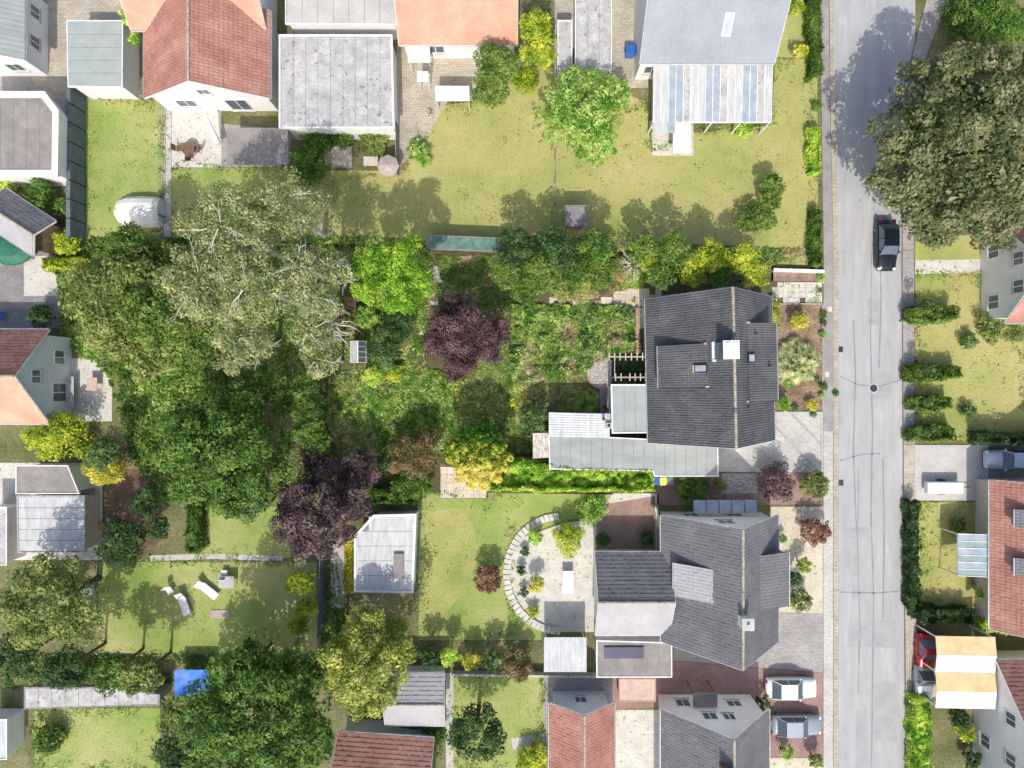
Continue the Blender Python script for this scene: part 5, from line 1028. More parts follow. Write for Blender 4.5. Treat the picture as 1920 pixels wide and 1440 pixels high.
tree(868, 630, 70, 6.2, 'leaf_plum', 'plum_tree', 'dark purple-leaved plum tree in the middle of the garden', None, 'bark', .12, 5, .6, .3, .14, lobes=[(62, -8, 30), (-18, -52, 26), (-12, 55, 34), (-48, 12, 34), (45, 25, 30)])
tree(896, 857, 64, 5.8, 'leaf_gold_sunside', 'golden_tree', 'round golden tree with sunlit yellow coloured into its south side beside the bright hedge', None, 'bark', .12, 8, .95, .11, .0)
NB = 'trees along the northern garden boundary'
for (a_, b_, r_, h_, m2, lb) in ((955, 512, 36, 5.2, 'leaf_ivy', 'ivy green tree nearest the teal net shelter, northern boundary'), (1012, 505, 42, 5.6, 'leaf_ivy', 'ivy green tree, second from the net shelter, northern boundary'), (1072, 500, 42, 5.4, 'leaf_green', 'mid green tree, third from the net shelter, northern boundary'),
                             (1128, 506, 36, 5, 'leaf_ivy', 'mid green tree beside the bare twiggy shrub, northern boundary'), (985, 545, 30, 4, 'leaf_green', 'lower green tree in front of the northern boundary trees'), (1055, 535, 32, 3.6, 'leaf_olive', 'olive shrub tree leaning over the concrete slab path')):
    tree(a_, b_, r_, h_, m2, 'boundary_tree', lb, NB, 'bark', .13, 4.8, .7, .28, .12)
for (a_, b_, r_, h_, m2, lb) in ((965, 462, 38, 6, 'leaf_dark', 'dark tree north of the boundary, right of the net shelter'), (1040, 462, 42, 6, 'leaf_dark', 'dark tree north of the boundary directly below the garden shed'), (1120, 462, 40, 5.8, 'leaf_green', 'green tree north of the boundary right of the garden shed')): tree(a_, b_, r_, h_, m2, 'boundary_tree', lb, NB, 'bark', .15, 4.5, .7, .28, .12)
tree(1186, 498, 30, 4, 'leaf_olive', 'twiggy_tree', 'half bare twiggy tree with pale branches at the northern boundary', None, 'bark_white', .11, 1.2, .8, .3, .25, twigs=14)
bush(1073, 537, 14, 2.4, 'leaf_blue', 'small blue-green bush in front of the ivy green boundary trees')
NH = 'shrubs on the north side of the tiled house'
for (a_, b_, r_, h_, m2, lb) in ((1240, 512, 34, 4.4, 'leaf_green', 'dark green shrub left of the yellow-green ones behind the house'), (1215, 492, 18, 4.2, 'leaf_lime', 'small lime shrub beside the twiggy tree'), (1300, 508, 33, 4.6, 'leaf_lime', 'large lime yellow shrub at the middle of the house north side'),
                             (1352, 512, 30, 4.2, 'leaf_green', 'green shrub between the two lime shrubs behind the house'), (1415, 515, 28, 4.2, 'leaf_lime', 'lime yellow shrub at the north-east corner of the house'), (1385, 498, 20, 4, 'leaf_hedge', 'fresh green shrub just above the house ridge end')):
    tree(a_, b_, r_, h_, m2, 'tall_shrub', lb, NH, 'bark', .12, 5, .7, .26, .1, cat='shrub')
tree(1205, 466, 30, 5.2, 'leaf_ivy', 'tall_shrub', 'round green shrub on the north lawn edge above the twiggy tree', None, 'bark', .14, 4.6, .7, cat='shrub'); tree(1262, 468, 38, 5.4, 'leaf_ivy', 'tall_shrub', 'wide green shrub on the shaded edge of the north lawn', None, 'bark', .14, 4.6, .7, cat='shrub')
tree(1335, 480, 34, 5.2, 'leaf_lime', 'tall_shrub', 'lime shrub on the shaded edge of the north lawn, left one', None, 'bark', .14, 4.6, .7, cat='shrub'); tree(1393, 485, 31, 5, 'leaf_lime', 'tall_shrub', 'lime shrub on the shaded edge of the north lawn, right one', None, 'bark', .14, 4.6, .7, cat='shrub')
# middle of the garden
bush(748, 603, 34, 2.8, 'leaf_dark', 'dark glossy green bush directly below the lime green maple', lobes=[(-6, 22, 24)]); bush(716, 652, 29, 2.6, 'leaf_blue', 'dark blue-green bush leaning over the greenhouse', lobes=[(8, 28, 20)]); bush(688, 596, 22, 1.6, 'leaf_weed', 'small yellow-green bush right of the brown hut')
bush(722, 615, 16, 1.8, 'leaf_green', 'small mid green bush between the two dark glossy bushes'); bush(740, 700, 18, 1.1, 'leaf_lime', 'low lime green bush below the blue-green bush'); bush(700, 705, 20, 1.0, 'leaf_hedge', 'low fresh green bush at the foot of the greenhouse', rzf=.5)
for (a_, b_, r_, h_, lb) in ((572, 728, 30, 4.2, 'top shrub of the green row along the west side of the garden'), (577, 768, 33, 4.4, 'second shrub of the green row along the west side of the garden'), (577, 808, 32, 4.2, 'third shrub of the green row along the west side of the garden'), (597, 826, 27, 3.8, 'lowest shrub of the green row, leaning over the brown path')): tree(a_, b_, r_, h_, 'leaf_green' if b_ % 2 == 0 else 'leaf_blue', 'boundary_shrub', lb, 'green shrub row along the west side of the garden', 'bark', .14, 5, .75, .24, .15, cat='shrub')
tree(672, 885, 42, 4.2, 'leaf_plumdark', 'purple_shrub', 'tall dark purple shrub at the south-west corner, right one', None, 'bark', .12, 4.6, .7, .28, .15, cat='shrub'); tree(598, 890, 46, 4.4, 'leaf_plumdark', 'purple_shrub', 'tall dark purple shrub at the south-west corner, left one', None, 'bark', .12, 4.6, .7, .28, .15, cat='shrub')
tree(590, 978, 82, 7.5, 'leaf_plumdark', 'copper_tree', 'large dark purple tree left of the white summerhouse', None, 'bark', .16, 5, .7, .26, .15, lobes=[(60, -35, 42), (-48, -35, 36)])
tree(775, 858, 50, 4, 'leaf_rusty', 'rusty_shrub', 'rusty brown and olive shrub left of the golden tree', None, 'bark', .12, 4.4, .75, .26, .2, cat='shrub', lobes=[(-34, -18, 20), (20, -38, 20)]); bush(762, 905, 30, 2.6, 'leaf_green', 'mid green bush below the rusty brown shrub', lobes=[(30, 4, 22)]); bush(722, 868, 17, 2.2, 'leaf_dark', 'dark green bush between purple shrub and rusty shrub')
tree(1000, 784, 28, 3.0, 'leaf_blue', 'dark_shrub', 'dark green bushy shrub at the west end of the corrugated roof', None, 'bark', .12, 4.6, .85, .26, .15, cat='shrub', lobes=[(-12, 20, 16)])
hedge([(918, 868), (980, 868), (1040, 874), (1225, 882), (1228, 922), (920, 921)], 2.9, 'leaf_hedge', 'long bright green hedge running below the pale garage roof', .15, 6.5, bumpy=.22, sc=.75)
bush(1300, 910, 34, 2.0, 'leaf_green', 'round deep green shrub below the right end of the garage', rzf=.7, lump=.14, rag=.02, cover=6, ell=1.0); bush(1350, 908, 13, 1.2, 'leaf_olive', 'small olive shrub right of the round deep green shrub')
bush(1455, 903, 35, 2.5, 'leaf_plumdark', 'dark purple shrub at the edge of the paved driveway', cover=4.2, rag=.2, leafsize=.13); bush(1527, 909, 26, 2.3, 'leaf_olive', 'clipped olive green ball beside the pavement crossing', lump=.1, rag=.01, cover=7, rzf=.95)
# front garden
bush(1499, 602, 17, 1.6, 'leaf_yellow', 'small yellow-green round bush alone in the bark bed', lump=.2, cover=6); bush(1453, 590, 12, 1.5, 'leaf_lime', 'yellow bush against the house wall by the front bed', lobes=[(4, -20, 9), (2, 22, 9)])
bush(1470, 756, 14, 1.4, 'leaf_hedge', 'fresh green bush at the driveway corner of the house', rag=.1); bush(1522, 759, 11, 1.0, 'leaf_yellow', 'tiny yellow bush near the driveway and the pavement')
t = thing('ornamental_grass', 'large fountain of pale striped ornamental grass in the front garden', 'ornamental grass', (*P(1497, 678, 1)[:2], 0)); 
B_ = []
for k in range(22):
    n_ = 520; a0 = U(0, 6.3); r_ = 1.45*math.sqrt((k+.3)/22) if k else 0; bx, by = r_*math.cos(k*2.4), r_*math.sin(k*2.4); hh = U(1.1, 1.6)*(1-(r_/2.6)**2)
    an = RNG.uniform(0, 2*np.pi, n_); rr = RNG.uniform(.15, .75, n_); h0 = hh*RNG.uniform(.55, 1.05, n_)*(1-rr*.45); c_, s_ = np.cos(an), np.sin(an)
    p0_ = np.stack([bx+.12*c_, by+.12*s_, h0*.5], 1); p1_ = np.stack([bx+rr*c_*.6, by+rr*s_*.6, h0], 1); p2_ = np.stack([bx+rr*c_*1.25, by+rr*s_*1.25, h0*.82], 1); wv = np.stack([-s_, c_, 0*an], 1)*.026
    B_ += [np.stack([p0_-wv*.5, p0_+wv*.5, p1_+wv, p1_-wv], 1), np.stack([p1_-wv, p1_+wv, p2_+wv*.15, p2_-wv*.15], 1)]; TRIS[0] += 4*n_
np_mesh('blade', np.concatenate(B_), 4, ['leaf_grasses'], t, kind='stuff')
m_ = MB(); x_, y_, _ = P(1497, 678, 1); m_.tube((x_, y_, 0), (x_, y_, .7), .35, .2, 10); m_.build('clump', 'leaf_straw', t)
bush(1478, 718, 10, .8, 'leaf_weed', 'small green plant at the lower rim of the ornamental grass'); bush(1491, 765, 7, .5, 'leaf_blue', 'tiny blue-green plant beside the fresh green bush')
for k, (a_, b_, r_, lb) in enumerate(((1540, 512, 8, 'green weed at the end of the low white wall'), (1544, 590, 7, 'dark green weed on the pavement edge beside the small round bush'), (1545, 606, 6, 'weed on the pavement edge just below the dark one'), (1543, 627, 7, 'weed on the pavement edge beside the ornamental grass top'),
                                     (1544, 725, 8, 'leafy weed at the pavement edge below the ornamental grass'), (1534, 712, 5, 'tiny weed inside the bark bed near the pavement'), (1541, 742, 6, 'weed at the pavement edge near the tiny yellow bush'), (1567, 738, 6, 'weed growing in the gutter stones'), (1525, 776, 7, 'weed at the top corner of the paved driveway'), (1541, 522, 8, 'dark weed left of the pavement near the low white wall'))):
    bush(a_, b_, r_, .45, ['leaf_weed', 'leaf_green', 'leaf_blue'][k % 3], lb, name='weed', cat='weed', leafsize=.09, group='weeds along the pavement edge', rzf=.7)
# west and south neighbours' trees
tree(230, 560, 110, 9.5, 'leaf_olive', 'broadleaf_tree', 'big olive green tree left of the tall birches', None, 'bark', .19, 4.6, .7, .24, .12, lobes=[(50, -60, 60), (-60, 40, 55), (30, 90, 65)]); tree(290, 590, 66, 10, 'leaf_ivy', 'broadleaf_tree', 'fresh green tree merging with the big olive tree', None, 'bark', .18, 4.6, .7, .24, .12)
tree(245, 478, 60, 8, 'leaf_green', 'broadleaf_tree', 'mid green tree at the lower end of the west lawn', None, 'bark', .17, 4.4, .7); tree(400, 850, 115, 9, 'leaf_green', 'broadleaf_tree', 'very large dark green tree left of the blue-green hedge', None, 'bark', .19, 4.8, .7, .22, .1, lobes=[(20, -75, 60), (40, 70, 60), (-50, -30, 60)])
tree(455, 935, 50, 6, 'leaf_blue', 'broadleaf_tree', 'blue-green tree at the lower side of the very large dark tree', None, 'bark', .17, 4.4, .7)
bush(115, 820, 48, 3.4, 'leaf_lime', 'wide yellow-green shrub below the orange-roofed house', lobes=[(-55, 0, 28)], leafsize=.15); bush(196, 880, 34, 3, 'leaf_yellow', 'yellow-green shrub right of the brown flat roof', leafsize=.14); tree(190, 850, 32, 5, 'leaf_blue', 'conifer_tree', 'dark teal conifer between the two yellow-green shrubs', None, 'bark', .14, 4.5, .9)
bush(75, 592, 24, 2.5, 'leaf_dark', 'dark bush at the shaded yard left of the big olive tree', leafsize=.14); bush(70, 362, 30, 2.6, 'leaf_green', 'green bush above the angled grey shed', leafsize=.14, lobes=[(34, 22, 18)]); bush(8, 345, 22, 1.6, 'leaf_hedge', 'bright bush at the left edge below the white-rimmed roof', leafsize=.14)
hedge([(75, 483), (152, 483), (152, 503), (75, 503)], 1.2, 'leaf_lime', 'short lime hedge above the pale yard, left side', .15, 3.5); bush(125, 455, 24, 2.0, 'leaf_lime', 'yellow-green bush at the lower end of the teal fence', leafsize=.14)
tree(228, 1018, 48, 5, 'leaf_dark', 'dark_tree', 'dark evergreen below the bare brown soil, lower left', None, 'bark', .16, 4.8, .7, lobes=[(40, -70, 30), (60, -25, 24)]); hedge([(345, 950), (368, 950), (368, 1035), (345, 1035)], 1.8, 'leaf_green', 'narrow green hedge left of the small west garden lawn', .15, 3.5)
tree(88, 1130, 92, 8, 'leaf_olive', 'broadleaf_tree', 'olive tree crown filling the left edge above the long grey shed', None, 'bark', .18, 4.6, .7, .24, .12, lobes=[(-50, 50, 50), (40, 50, 40)])
for (a_, b_, r_, h_, m2, lb) in ((30, 1235, 46, 6, 'leaf_dark', 'dark tree at the left edge above the long grey shed'), (120, 1255, 42, 6, 'leaf_dark', 'dark teal tree directly above the middle of the long grey shed'), (205, 1262, 40, 5.5, 'leaf_green', 'green tree above the right end of the long grey shed'), (262, 1268, 42, 5.5, 'leaf_olive', 'olive tree left of the blue tarpaulin')): tree(a_, b_, r_, h_, m2, 'row_tree', lb, 'tree row above the long grey shed', 'bark', .16, 4.6, .75)
tree(470, 1345, 130, 10, 'leaf_green', 'broadleaf_tree', 'huge dark green tree at the bottom right of the blue tarpaulin', None, 'bark', .2, 4.8, .7, .22, .1, lobes=[(-95, 50, 70), (70, -50, 65), (90, 60, 60), (-20, -70, 55)])
tree(450, 1270, 40, 7, 'leaf_dark', 'dark_tree', 'dark tree right behind the blue tarpaulin', None, 'bark', .17, 4.4, .7); tree(330, 1415, 46, 5, 'leaf_dark', 'dark_tree', 'dark tree at the bottom edge right of the lower left lawn', None, 'bark', .16, 4.4, .7); bush(90, 1385, 30, 1.6, 'leaf_green', 'dark green low bush on the lower left lawn', leafsize=.14)
for (a_, b_, r_, h_, lb) in ((565, 1092, 28, 3.4, 'lime conifer nearest the dark blue-grey fence, upper one'), (575, 1140, 24, 3.0, 'lime conifer in the middle of three by the blue-grey fence'), (560, 1172, 22, 2.6, 'lime conifer, lowest of three by the blue-grey fence')): tree(a_, b_, r_, h_, 'leaf_lime', 'lime_conifer', lb, 'lime conifers by the blue-grey fence', 'bark', .14, 4.6, .9)
tree(690, 1255, 92, 8, 'leaf_limegreen', 'yellow_tree', 'large yellow-green tree below the white summerhouse', None, 'bark', .17, 5, .7, .22, .1, lobes=[(-10, -60, 55), (40, -50, 40)]);
tree(628, 1185, 30, 4.5, 'leaf_green', 'row_shrub', 'green shrub between the blue-grey fence and the large yellow-green tree', None, 'bark', .15, 4.4, .7, cat='shrub')
hedge([(645, 1010), (660, 1010), (660, 1112), (645, 1112)], 1.0, 'leaf_yellow', 'narrow yellow-green hedge along the left wall of the white summerhouse', .14, 3.5); hedge([(690, 925), (785, 928), (780, 948), (700, 945)], 2.0, 'leaf_green', 'green hedge above the white summerhouse', .14, 3.5)
bush(915, 1085, 26, 2.2, 'leaf_copper', 'round reddish brown bush standing alone on the south lawn', lump=.12, rag=.02, cover=6, leafsize=.13)
for (a_, b_, r_, h_, m2, lb) in ((805, 1232, 20, 2.8, 'leaf_dark', 'dark shrub, leftmost of the row below the south lawn'), (843, 1230, 18, 2.6, 'leaf_hedge', 'bright green shrub, second of the row below the south lawn'), (884, 1240, 18, 2.2, 'leaf_yellow', 'yellowish shrub, third of the row below the south lawn'), (924, 1240, 20, 2.6, 'leaf_blue', 'blue-green shrub, fourth of the row below the south lawn'), (972, 1248, 32, 2.8, 'leaf_rusty', 'rusty pink shrub at the right end of the row below the south lawn')): bush(a_, b_, r_, h_, m2, lb, name='row_shrub', group='shrub row below the south lawn', leafsize=.13)
tree(893, 1375, 58, 5.5, 'leaf_dark', 'round_tree', 'round dark green tree on the lower lawn', None, 'bark', .15, 5, .75, .2, .06); bush(1000, 1430, 34, 1.6, 'leaf_lime', 'low yellow-green bush at the bottom edge of the lower lawn', leafsize=.13); bush(800, 1378, 36, 1.8, 'leaf_green', 'low green bush below the light grey gabled garage', leafsize=.13, lobes=[(-30, 0, 22)])
for (a_, b_, r_, h_, m2, lb) in ((1065, 1010, 30, 2.4, 'leaf_lime', 'large yellow shrub at the top of the pale south terrace'), (1003, 1008, 14, 1.4, 'leaf_hedge', 'small bright green shrub in the upper left of the round border'), (1005, 1095, 16, 1.8, 'leaf_yellow', 'olive yellow shrub in the middle of the round border'), (978, 1070, 9, .9, 'leaf_dark', 'tiny dark shrub at the left of the round border'), (982, 1110, 9, .9, 'leaf_dark', 'tiny dark shrub at the lower left of the round border'), (985, 1035, 9, .8, 'leaf_blue', 'tiny blue-green shrub at the left of the round border'), (1000, 1148, 12, 1.0, 'leaf_lime', 'small yellow shrub at the bottom of the round border'), (1130, 1012, 14, 1.4, 'leaf_green', 'green bush at the left of the brick court'), (1212, 1010, 14, 1.4, 'leaf_dark', 'dark green bush at the right of the brick court'), (1110, 955, 28, .8, 'leaf_weed', 'low green bush spreading at the right end of the south lawn')): bush(a_, b_, r_, h_, m2, lb, leafsize=.12)
for (a_, b_, r_, h_, m2, lb) in ((1528, 995, 27, 2.2, 'leaf_copper', 'round brown-red bush beside the pavement crossing'), (1508, 1060, 14, 1.8, 'leaf_lime', 'small yellow-green bush below the round brown-red bush'), (1490, 1085, 14, 2.0, 'leaf_dark', 'dark bush against the east side of the slate-roofed house'), (1500, 1125, 22, 2.0, 'leaf_olive', 'round olive bush above the pinkish drive'), (1468, 1010, 8, 1.0, 'leaf_weed', 'tiny green bush by the north-east corner of the slate-roofed house'), (1480, 1125, 12, 1.6, 'leaf_yellow', 'yellow bush left of the round olive bush'), (1430, 1320, 14, 1.5, 'leaf_dark', 'dark bush at the corner of the white-gabled house'), (1475, 1410, 14, 1.4, 'leaf_weed', 'small green bush at the bottom below the silver car'), (1530, 1425, 14, 1.5, 'leaf_olive', 'olive bush at the bottom edge beside the pavement')): bush(a_, b_, r_, h_, m2, lb, leafsize=.12, lump=.2)
# north side
tree(1095, 200, 84, 5.5, 'leaf_weed', 'broadleaf_tree', 'wide light green tree on the north lawn, left of the striped terrace roof', None, 'bark', .15, 4.4, .6, .22, .1, lobes=[(60, -35, 34), (20, 55, 48)]); tree(930, 120, 46, 5.5, 'leaf_ivy', 'broadleaf_tree', 'fresh green tree below the right end of the orange bungalow', None, 'bark', .15, 4.6, .7, lobes=[(-10, 45, 38)])
tree(1005, 55, 36, 5.5, 'leaf_lime', 'lime_tree', 'lime yellow tree right of the orange bungalow at the top', None, 'bark', .15, 4.6, .7, lobes=[(15, 45, 26), (-10, 40, 22)]); bush(985, 150, 26, 2, 'leaf_lime', 'low lime bush right of the fresh green tree, north lawn', leafsize=.14)
bush(1447, 350, 24, 2.6, 'leaf_ivy', 'upper bush of the L-shaped group on the north lawn', leafsize=.13, lump=.18, lobes=[(0, 26, 20)]); bush(1412, 410, 26, 2.2, 'leaf_ivy', 'lower wide bush of the L-shaped group on the north lawn', leafsize=.13, lump=.18, lobes=[(28, 2, 20)]); bush(1395, 243, 16, 1.0, 'leaf_hedge', 'bright green bush at the lower edge of the striped terrace roof', leafsize=.12)
bush(785, 280, 20, .9, 'leaf_weed', 'low loose bush right of the short grey fence', lobes=[(12, 20, 14)]); bush(600, 255, 34, 1.6, 'leaf_green', 'dark green bed shrub below the stained garage, left one', leafsize=.14, lobes=[(40, 0, 26)]); bush(700, 262, 30, 1.4, 'leaf_olive', 'olive bed shrub below the stained garage, right one', leafsize=.14); bush(575, 310, 40, 2.4, 'leaf_green', 'green shrub left of the square grey sandpit', leafsize=.14)
hedge([(1520, -80), (1539, -80), (1545, 130), (1526, 140)], 1.5, 'leaf_green', 'green hedge between the blue-grey house garden and the pavement, top', .14, 3.5); bush(1500, 95, 14, 1.5, 'leaf_yellow', 'round yellow bush at the corner of the blue-grey house', leafsize=.12); bush(1490, 12, 16, 1.6, 'leaf_lime', 'yellow-green bush at the top edge right of the blue-grey house', leafsize=.12)
hedge([(1524, 235), (1541, 235), (1541, 322), (1524, 322)], 1.3, 'leaf_hedge', 'short bright green hedge on the pavement side of the north lawn', .14, 3.5); hedge([(1526, 390), (1542, 390), (1543, 496), (1528, 496)], 1.3, 'leaf_green', 'darker green hedge at the lower right of the north lawn', .14, 3.5); bush(1533, 200, 9, 1.0, 'leaf_green', 'small green bush between two hedges of the north lawn', leafsize=.12)
tree(242, 30, 20, 3.5, 'leaf_hedge', 'thin_tree', 'narrow green tree squeezed between the grey garage and red-tiled house', None, 'bark', .14, 4.2, .8, lobes=[(8, 40, 12), (-4, -28, 14)])
# east side
tree(1838, 255, 172, 11.5, 'leaf_oak', 'oak_tree', 'huge brown-green oak overhanging the road in the upper right', None, 'bark', .24, 5, .6, .2, .12, lobes=[(-95, 60, 85), (-50, 125, 75), (60, 110, 90), (-60, -100, 80), (90, -110, 90)])
bush(1840, 30, 60, 3, 'leaf_green', 'green thicket at the top edge behind the huge oak', leafsize=.17, lobes=[(60, 10, 40)])
for k, (y_, lb) in enumerate(((588, 'top one'), (700, 'second one'), (757, 'third one'), (815, 'bottom one'))):
    w_ = (86, 92, 74, 78)[k]; h_ = (2.0, 1.8, 1.5, 1.6)[k]
    hedge([(1717, y_-11), (1716+w_*.5, y_-15), (1716+w_, y_-12), (1717+w_, y_+8), (1716+w_*.4, y_+13), (1716, y_+10)], h_, 'leaf_ivy', 'low green cross hedge on the dry lawn east of the road, %s of four' % lb, .14, 4, name='cross_hedge', group='cross hedges east of the road', bumpy=.2)
for (y_, h_, lb) in ((552, 3.2, 'top one'), (672, 2.8, 'second one'), (735, 1.9, 'third one'), (790, 1.9, 'lowest one')): tree(1737, y_+18, 10, h_, 'leaf_dark', 'column_shrub', 'slender dark column shrub behind a cross hedge, %s' % lb, 'slender column shrubs east of the road', 'bark', .13, 4.6, 1.6, cat='shrub')
hedge([(1716, 944), (1727, 944), (1729, 1150), (1716, 1150)], 1.7, 'leaf_dark', 'long thin dark hedge on the road side of the small east lawn', .14, 4); hedge([(1730, 1145), (1830, 1150), (1830, 1172), (1730, 1168)], 1.8, 'leaf_dark', 'dark hedge along the lower end of the small east lawn', .14, 4)
hedge([(1850, 1165), (1960, 1165), (1960, 1190), (1850, 1190)], 1.5, 'leaf_hedge', 'bright lime hedge at the right edge above the white-walled house', .14, 4); hedge([(1720, 1312), (1748, 1312), (1750, 1520), (1720, 1520)], 1.5, 'leaf_hedge', 'broad bright green hedge in the bottom right corner along the pavement', .14, 4)
hedge([(1850, 815), (1990, 815), (1990, 833), (1850, 833)], 2.2, 'leaf_dark', 'dark hedge above the yard with the pale blue-grey car', .14, 4)
bush(1800, 1348, 20, 1.6, 'leaf_dark', 'dark round bush below the striped canopy', leafsize=.13); bush(1812, 1372, 18, 1.2, 'leaf_lime', 'yellow bush just below the dark round bush', leafsize=.13); bush(1825, 1425, 16, 1.6, 'leaf_dark', 'dark bush at the foot of the long white wall', leafsize=.13)
bush(1817, 640, 16, 1.2, 'leaf_blue', 'small blue-green bush on the dry lawn east of the road', leafsize=.13); bush(1870, 610, 34, 1.6, 'leaf_olive', 'olive bush below the white house at the right edge', leafsize=.14, lobes=[(40, 10, 24)]); bush(1815, 770, 14, 1.0, 'leaf_blue', 'tiny blue-green bush right of the third cross hedge', leafsize=.13)
bush(1795, 985, 14, .9, 'leaf_olive', 'small olive bush above the glazed porch', leafsize=.13); bush(1840, 1112, 10, 1.0, 'leaf_hedge', 'bright small bush by the entrance of the red-roofed house', leafsize=.12)
# ------------------------------------------------------------------ ground cover
def cover(name, poly_px, n, size, hmax, mats, seed, thr=None, sc=1.3, dens=.0, w=(0, 1)):
    poly = [P(a_, b_)[:2] for a_, b_ in poly_px]; xs = [p[0] for p in poly]; ys = [p[1] for p in poly]
    x = RNG.uniform(min(xs), max(xs), n); y = RNG.uniform(min(ys), max(ys), n); k = inside(x, y, poly)
    v = .6*vnoise(x, y, sc, seed)+.4*vnoise(x, y, sc*.37, seed+1); k &= v > dens+RNG.uniform(0, .12, n); x, y, v = x[k], y[k], v[k]
    z = .02+hmax*np.clip((v-.25)*1.5, .04, 1)*RNG.uniform(.35, 1, len(x)); nn = RNG.normal(size=(len(x), 3))*.55+np.array([0, 0, 1.0])
    v2 = .65*vnoise(x, y, sc*1.4, seed+5)+.35*RNG.uniform(0, 1, len(x)); edges = np.quantile(v2, np.linspace(0, 1, len(mats)+1)[1:-1]) if len(mats) > 1 else []
    mi = np.searchsorted(edges, v2) if len(mats) > 1 else np.zeros(len(x), int)
    TRIS[0] += 2*len(x); return np_mesh(name, leaves(np.stack([x, y, z], 1), nn, size), 4, mats, None, mi, 'stuff')
cover('weeds', [(960, 572), (1030, 572), (1150, 574), (1192, 578), (1190, 655), (1142, 668), (1105, 690), (1060, 715), (960, 715), (955, 640)], 52000, .19, .75, ['leaf_straw', 'leaf_weed', 'leaf_weed', 'leaf_green', 'leaf_weed', 'leaf_blue'], 21, dens=.24, sc=.9)
cover('weeds', [(960, 700), (1100, 690), (1100, 725), (1122, 735), (1122, 775), (1030, 775), (1000, 850), (940, 850), (962, 760)], 42000, .12, .16, ['leaf_weed', 'leaf_dryweed', 'leaf_ground', 'leaf_dryweed'], 31, dens=.2)
cover('weeds', [(830, 690), (960, 640), (965, 850), (940, 862), (840, 862)], 40000, .12, .16, ['leaf_ground', 'leaf_weed', 'leaf_dryweed', 'leaf_ground'], 41, dens=.18)
cover('weeds', [(690, 570), (800, 560), (800, 690), (850, 700), (850, 860), (640, 850), (612, 790), (620, 700), (690, 690)], 60000, .15, .42, ['leaf_dryweed', 'leaf_weed', 'leaf_ground', 'leaf_weed', 'leaf_green', 'leaf_weed'], 51, dens=.24, sc=1.1)
cover('yellow_flowers', [(955, 725), (985, 725), (1000, 765), (955, 775)], 900, .13, .3, ['leaf_yellow'], 77, sc=.5, dens=.5); cover('yellow_flowers', [(820, 700), (880, 705), (870, 760), (830, 735)], 900, .13, .3, ['leaf_yellow', 'leaf_lime'], 79, sc=.5, dens=.48); cover('yellow_flowers', [(700, 690), (760, 690), (750, 720), (700, 715)], 1200, .14, .4, ['leaf_lime', 'leaf_hedge'], 80, sc=.5, dens=.4)
cover('undergrowth', [(815, 480), (930, 480), (950, 560), (1030, 575), (960, 600), (825, 556), (830, 532)], 26000, .14, .3, ['leaf_ground', 'leaf_green', 'leaf_ground', 'leaf_straw'], 61, dens=.2)
cover('undergrowth', [(1120, 515), (1215, 505), (1215, 540), (1150, 548), (1110, 560), (1030, 560)], 9000, .13, .3, ['leaf_weed', 'leaf_lime', 'leaf_straw'], 71, dens=.3)
cover('path_weeds', rect(1446, 527, 1541, 569), 2600, .07, .08, ['leaf_weed', 'leaf_ground'], 81, sc=.7, dens=.55); cover('path_weeds', rect(1030, 556, 1240, 574), 2600, .1, .14, ['leaf_weed', 'leaf_dryweed'], 83, sc=.8, dens=.52)
cover('mulch', rect(1454, 572, 1541, 771), 16000, .08, .04, ['leaf_straw'], 85, dens=.3)
cover('pergola_ivy', rect(1150, 672, 1211, 705), 5000, .13, 1.1, ['leaf_dark'], 87, dens=.1)
cover('gutter_weeds', rect(1561, 500, 1570, 812), 1500, .06, .1, ['leaf_dryweed', 'leaf_weed'], 89, sc=.8, dens=.5)
cover('undergrowth', [(100, 445), (545, 445), (545, 925), (300, 940), (250, 860), (200, 700), (120, 640)], 60000, .24, .4, ['leaf_ground', 'leaf_green', 'leaf_ground', 'leaf_weed'], 91, sc=1.6, dens=.22)
cover('undergrowth', [(545, 440), (812, 452), (812, 500), (830, 556), (700, 700), (610, 700), (612, 800), (640, 925), (545, 925)], 42000, .15, .35, ['leaf_ground', 'leaf_weed', 'leaf_ground', 'leaf_dryweed'], 93, dens=.25)
cover('undergrowth', [(10, 1225), (600, 1228), (620, 1000), (650, 1150), (600, 1440), (310, 1440), (300, 1320), (10, 1290)], 30000, .22, .35, ['leaf_ground', 'leaf_green'], 95, sc=1.5, dens=.25)
cover('undergrowth', [(940, 440), (1540, 470), (1445, 500), (1200, 470), (940, 480)], 20000, .15, .3, ['leaf_ground', 'leaf_dryweed'], 97, dens=.25)
def tufts(name, poly_px, n, seed, mat='leaf_lawn', h=.05, w=.035, dens=.25, z0=.0):
    poly = [P(a_, b_)[:2] for a_, b_ in poly_px]; xs = [p[0] for p in poly]; ys = [p[1] for p in poly]
    x = RNG.uniform(min(xs), max(xs), n); y = RNG.uniform(min(ys), max(ys), n); k = inside(x, y, poly)&(vnoise(x, y, .9, seed)*.6+vnoise(x, y, .25, seed+1)*.4 > dens); x, y = x[k], y[k]; m = len(x)
    an = RNG.uniform(0, 2*np.pi, m); s = RNG.uniform(.6, 1.5, m); wx, wy = np.cos(an)*w*s, np.sin(an)*w*s; lx, ly = RNG.normal(size=m)*.05, RNG.normal(size=m)*.05; z = np.full(m, z0+.004)
    TRIS[0] += m; return np_mesh(name, np.stack([np.stack([x-wx, y-wy, z], 1), np.stack([x+wx, y+wy, z], 1), np.stack([x+lx, y+ly, z+h*s], 1)], 1), 3, [mat], None, None, 'stuff')
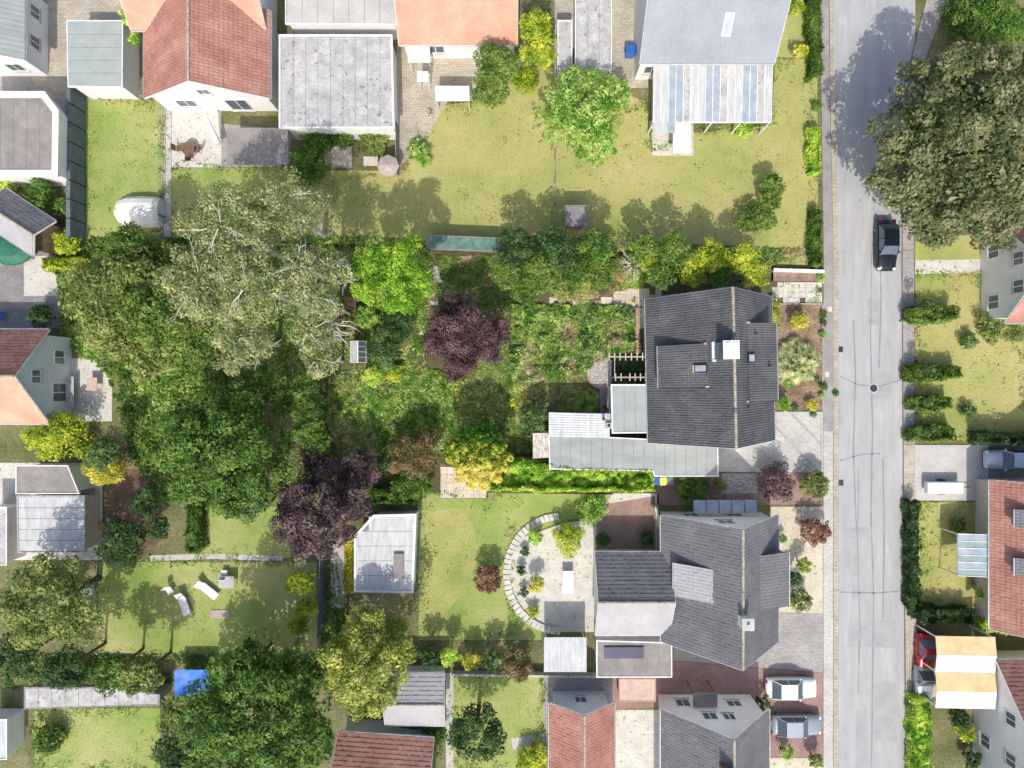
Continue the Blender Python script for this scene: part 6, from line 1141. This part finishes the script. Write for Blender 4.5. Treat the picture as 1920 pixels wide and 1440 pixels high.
LAWNS = [[(760, 320), (815, 200), (890, 195), (960, 110), (1040, 290), (1210, 190), (1222, 290), (1290, 250), (1445, 235), (1455, 120), (1525, 110), (1528, 495), (1180, 480), (800, 460), (620, 440), (620, 340)], rect(161, 190, 305, 445), rect(323, 316, 540, 440), rect(190, 1056, 560, 1225), rect(68, 1330, 300, 1440), rect(790, 928, 960, 1198), rect(852, 1265, 1018, 1440), [(1718, 515), (1840, 515), (1840, 600), (1920, 600), (1920, 820), (1718, 820)], rect(1730, 945, 1832, 1140), rect(370, 950, 545, 1044)]
E_ = []
for pl in LAWNS:                                                     # taller weeds and litter straying over the lawn edges and in scattered patches
    w_ = [P(a_, b_)[:2] for a_, b_ in pl]
    for i in range(len(w_)):
        a_, b_ = np.array(w_[i]), np.array(w_[(i+1) % len(w_)]); L_ = np.linalg.norm(b_-a_); n_ = int(L_*70); u_ = RNG.uniform(0, 1, n_); d_ = (b_-a_)/L_; pt = a_+(b_-a_)*u_[:, None]; off = RNG.normal(size=n_)*.28*(.3+1.6*vnoise(pt[:, 0], pt[:, 1], .8, 3))
        pt = pt+np.stack([d_[1]*off, -d_[0]*off], 1); k_ = vnoise(pt[:, 0], pt[:, 1], .7, 8) > .4; pt = pt[k_]; E_.append(np.concatenate([pt, RNG.uniform(.03, .16, (len(pt), 1))], 1))
    xs = [q_[0] for q_ in w_]; ys = [q_[1] for q_ in w_]; n_ = int((max(xs)-min(xs))*(max(ys)-min(ys))*26); x_ = RNG.uniform(min(xs), max(xs), n_); y_ = RNG.uniform(min(ys), max(ys), n_)
    k_ = inside(x_, y_, w_)&((vnoise(x_, y_, .55, 12)*.55+vnoise(x_, y_, 3.1, 13)*.45) > .66); E_.append(np.stack([x_[k_], y_[k_], RNG.uniform(.02, .06, k_.sum())], 1))
E_ = np.concatenate(E_); TRIS[0] += 2*len(E_)
np_mesh('lawn_weeds', leaves(E_, RNG.normal(size=(len(E_), 3))*.5+np.array([0, 0, 1.0]), .11), 4, ['leaf_weed', 'leaf_ground', 'leaf_dryweed'], None, (vnoise(E_[:, 0], E_[:, 1], 1.5, 15)*2.99).astype(int), 'stuff')
for pl in LAWNS:
    w_ = [P(a_, b_)[:2] for a_, b_ in pl]; tufts('grass', pl, int((max(q_[0] for q_ in w_)-min(q_[0] for q_ in w_))*(max(q_[1] for q_ in w_)-min(q_[1] for q_ in w_))*32), 9, h=.04, w=.03, dens=.3)
print('TRIS', TRIS[0])
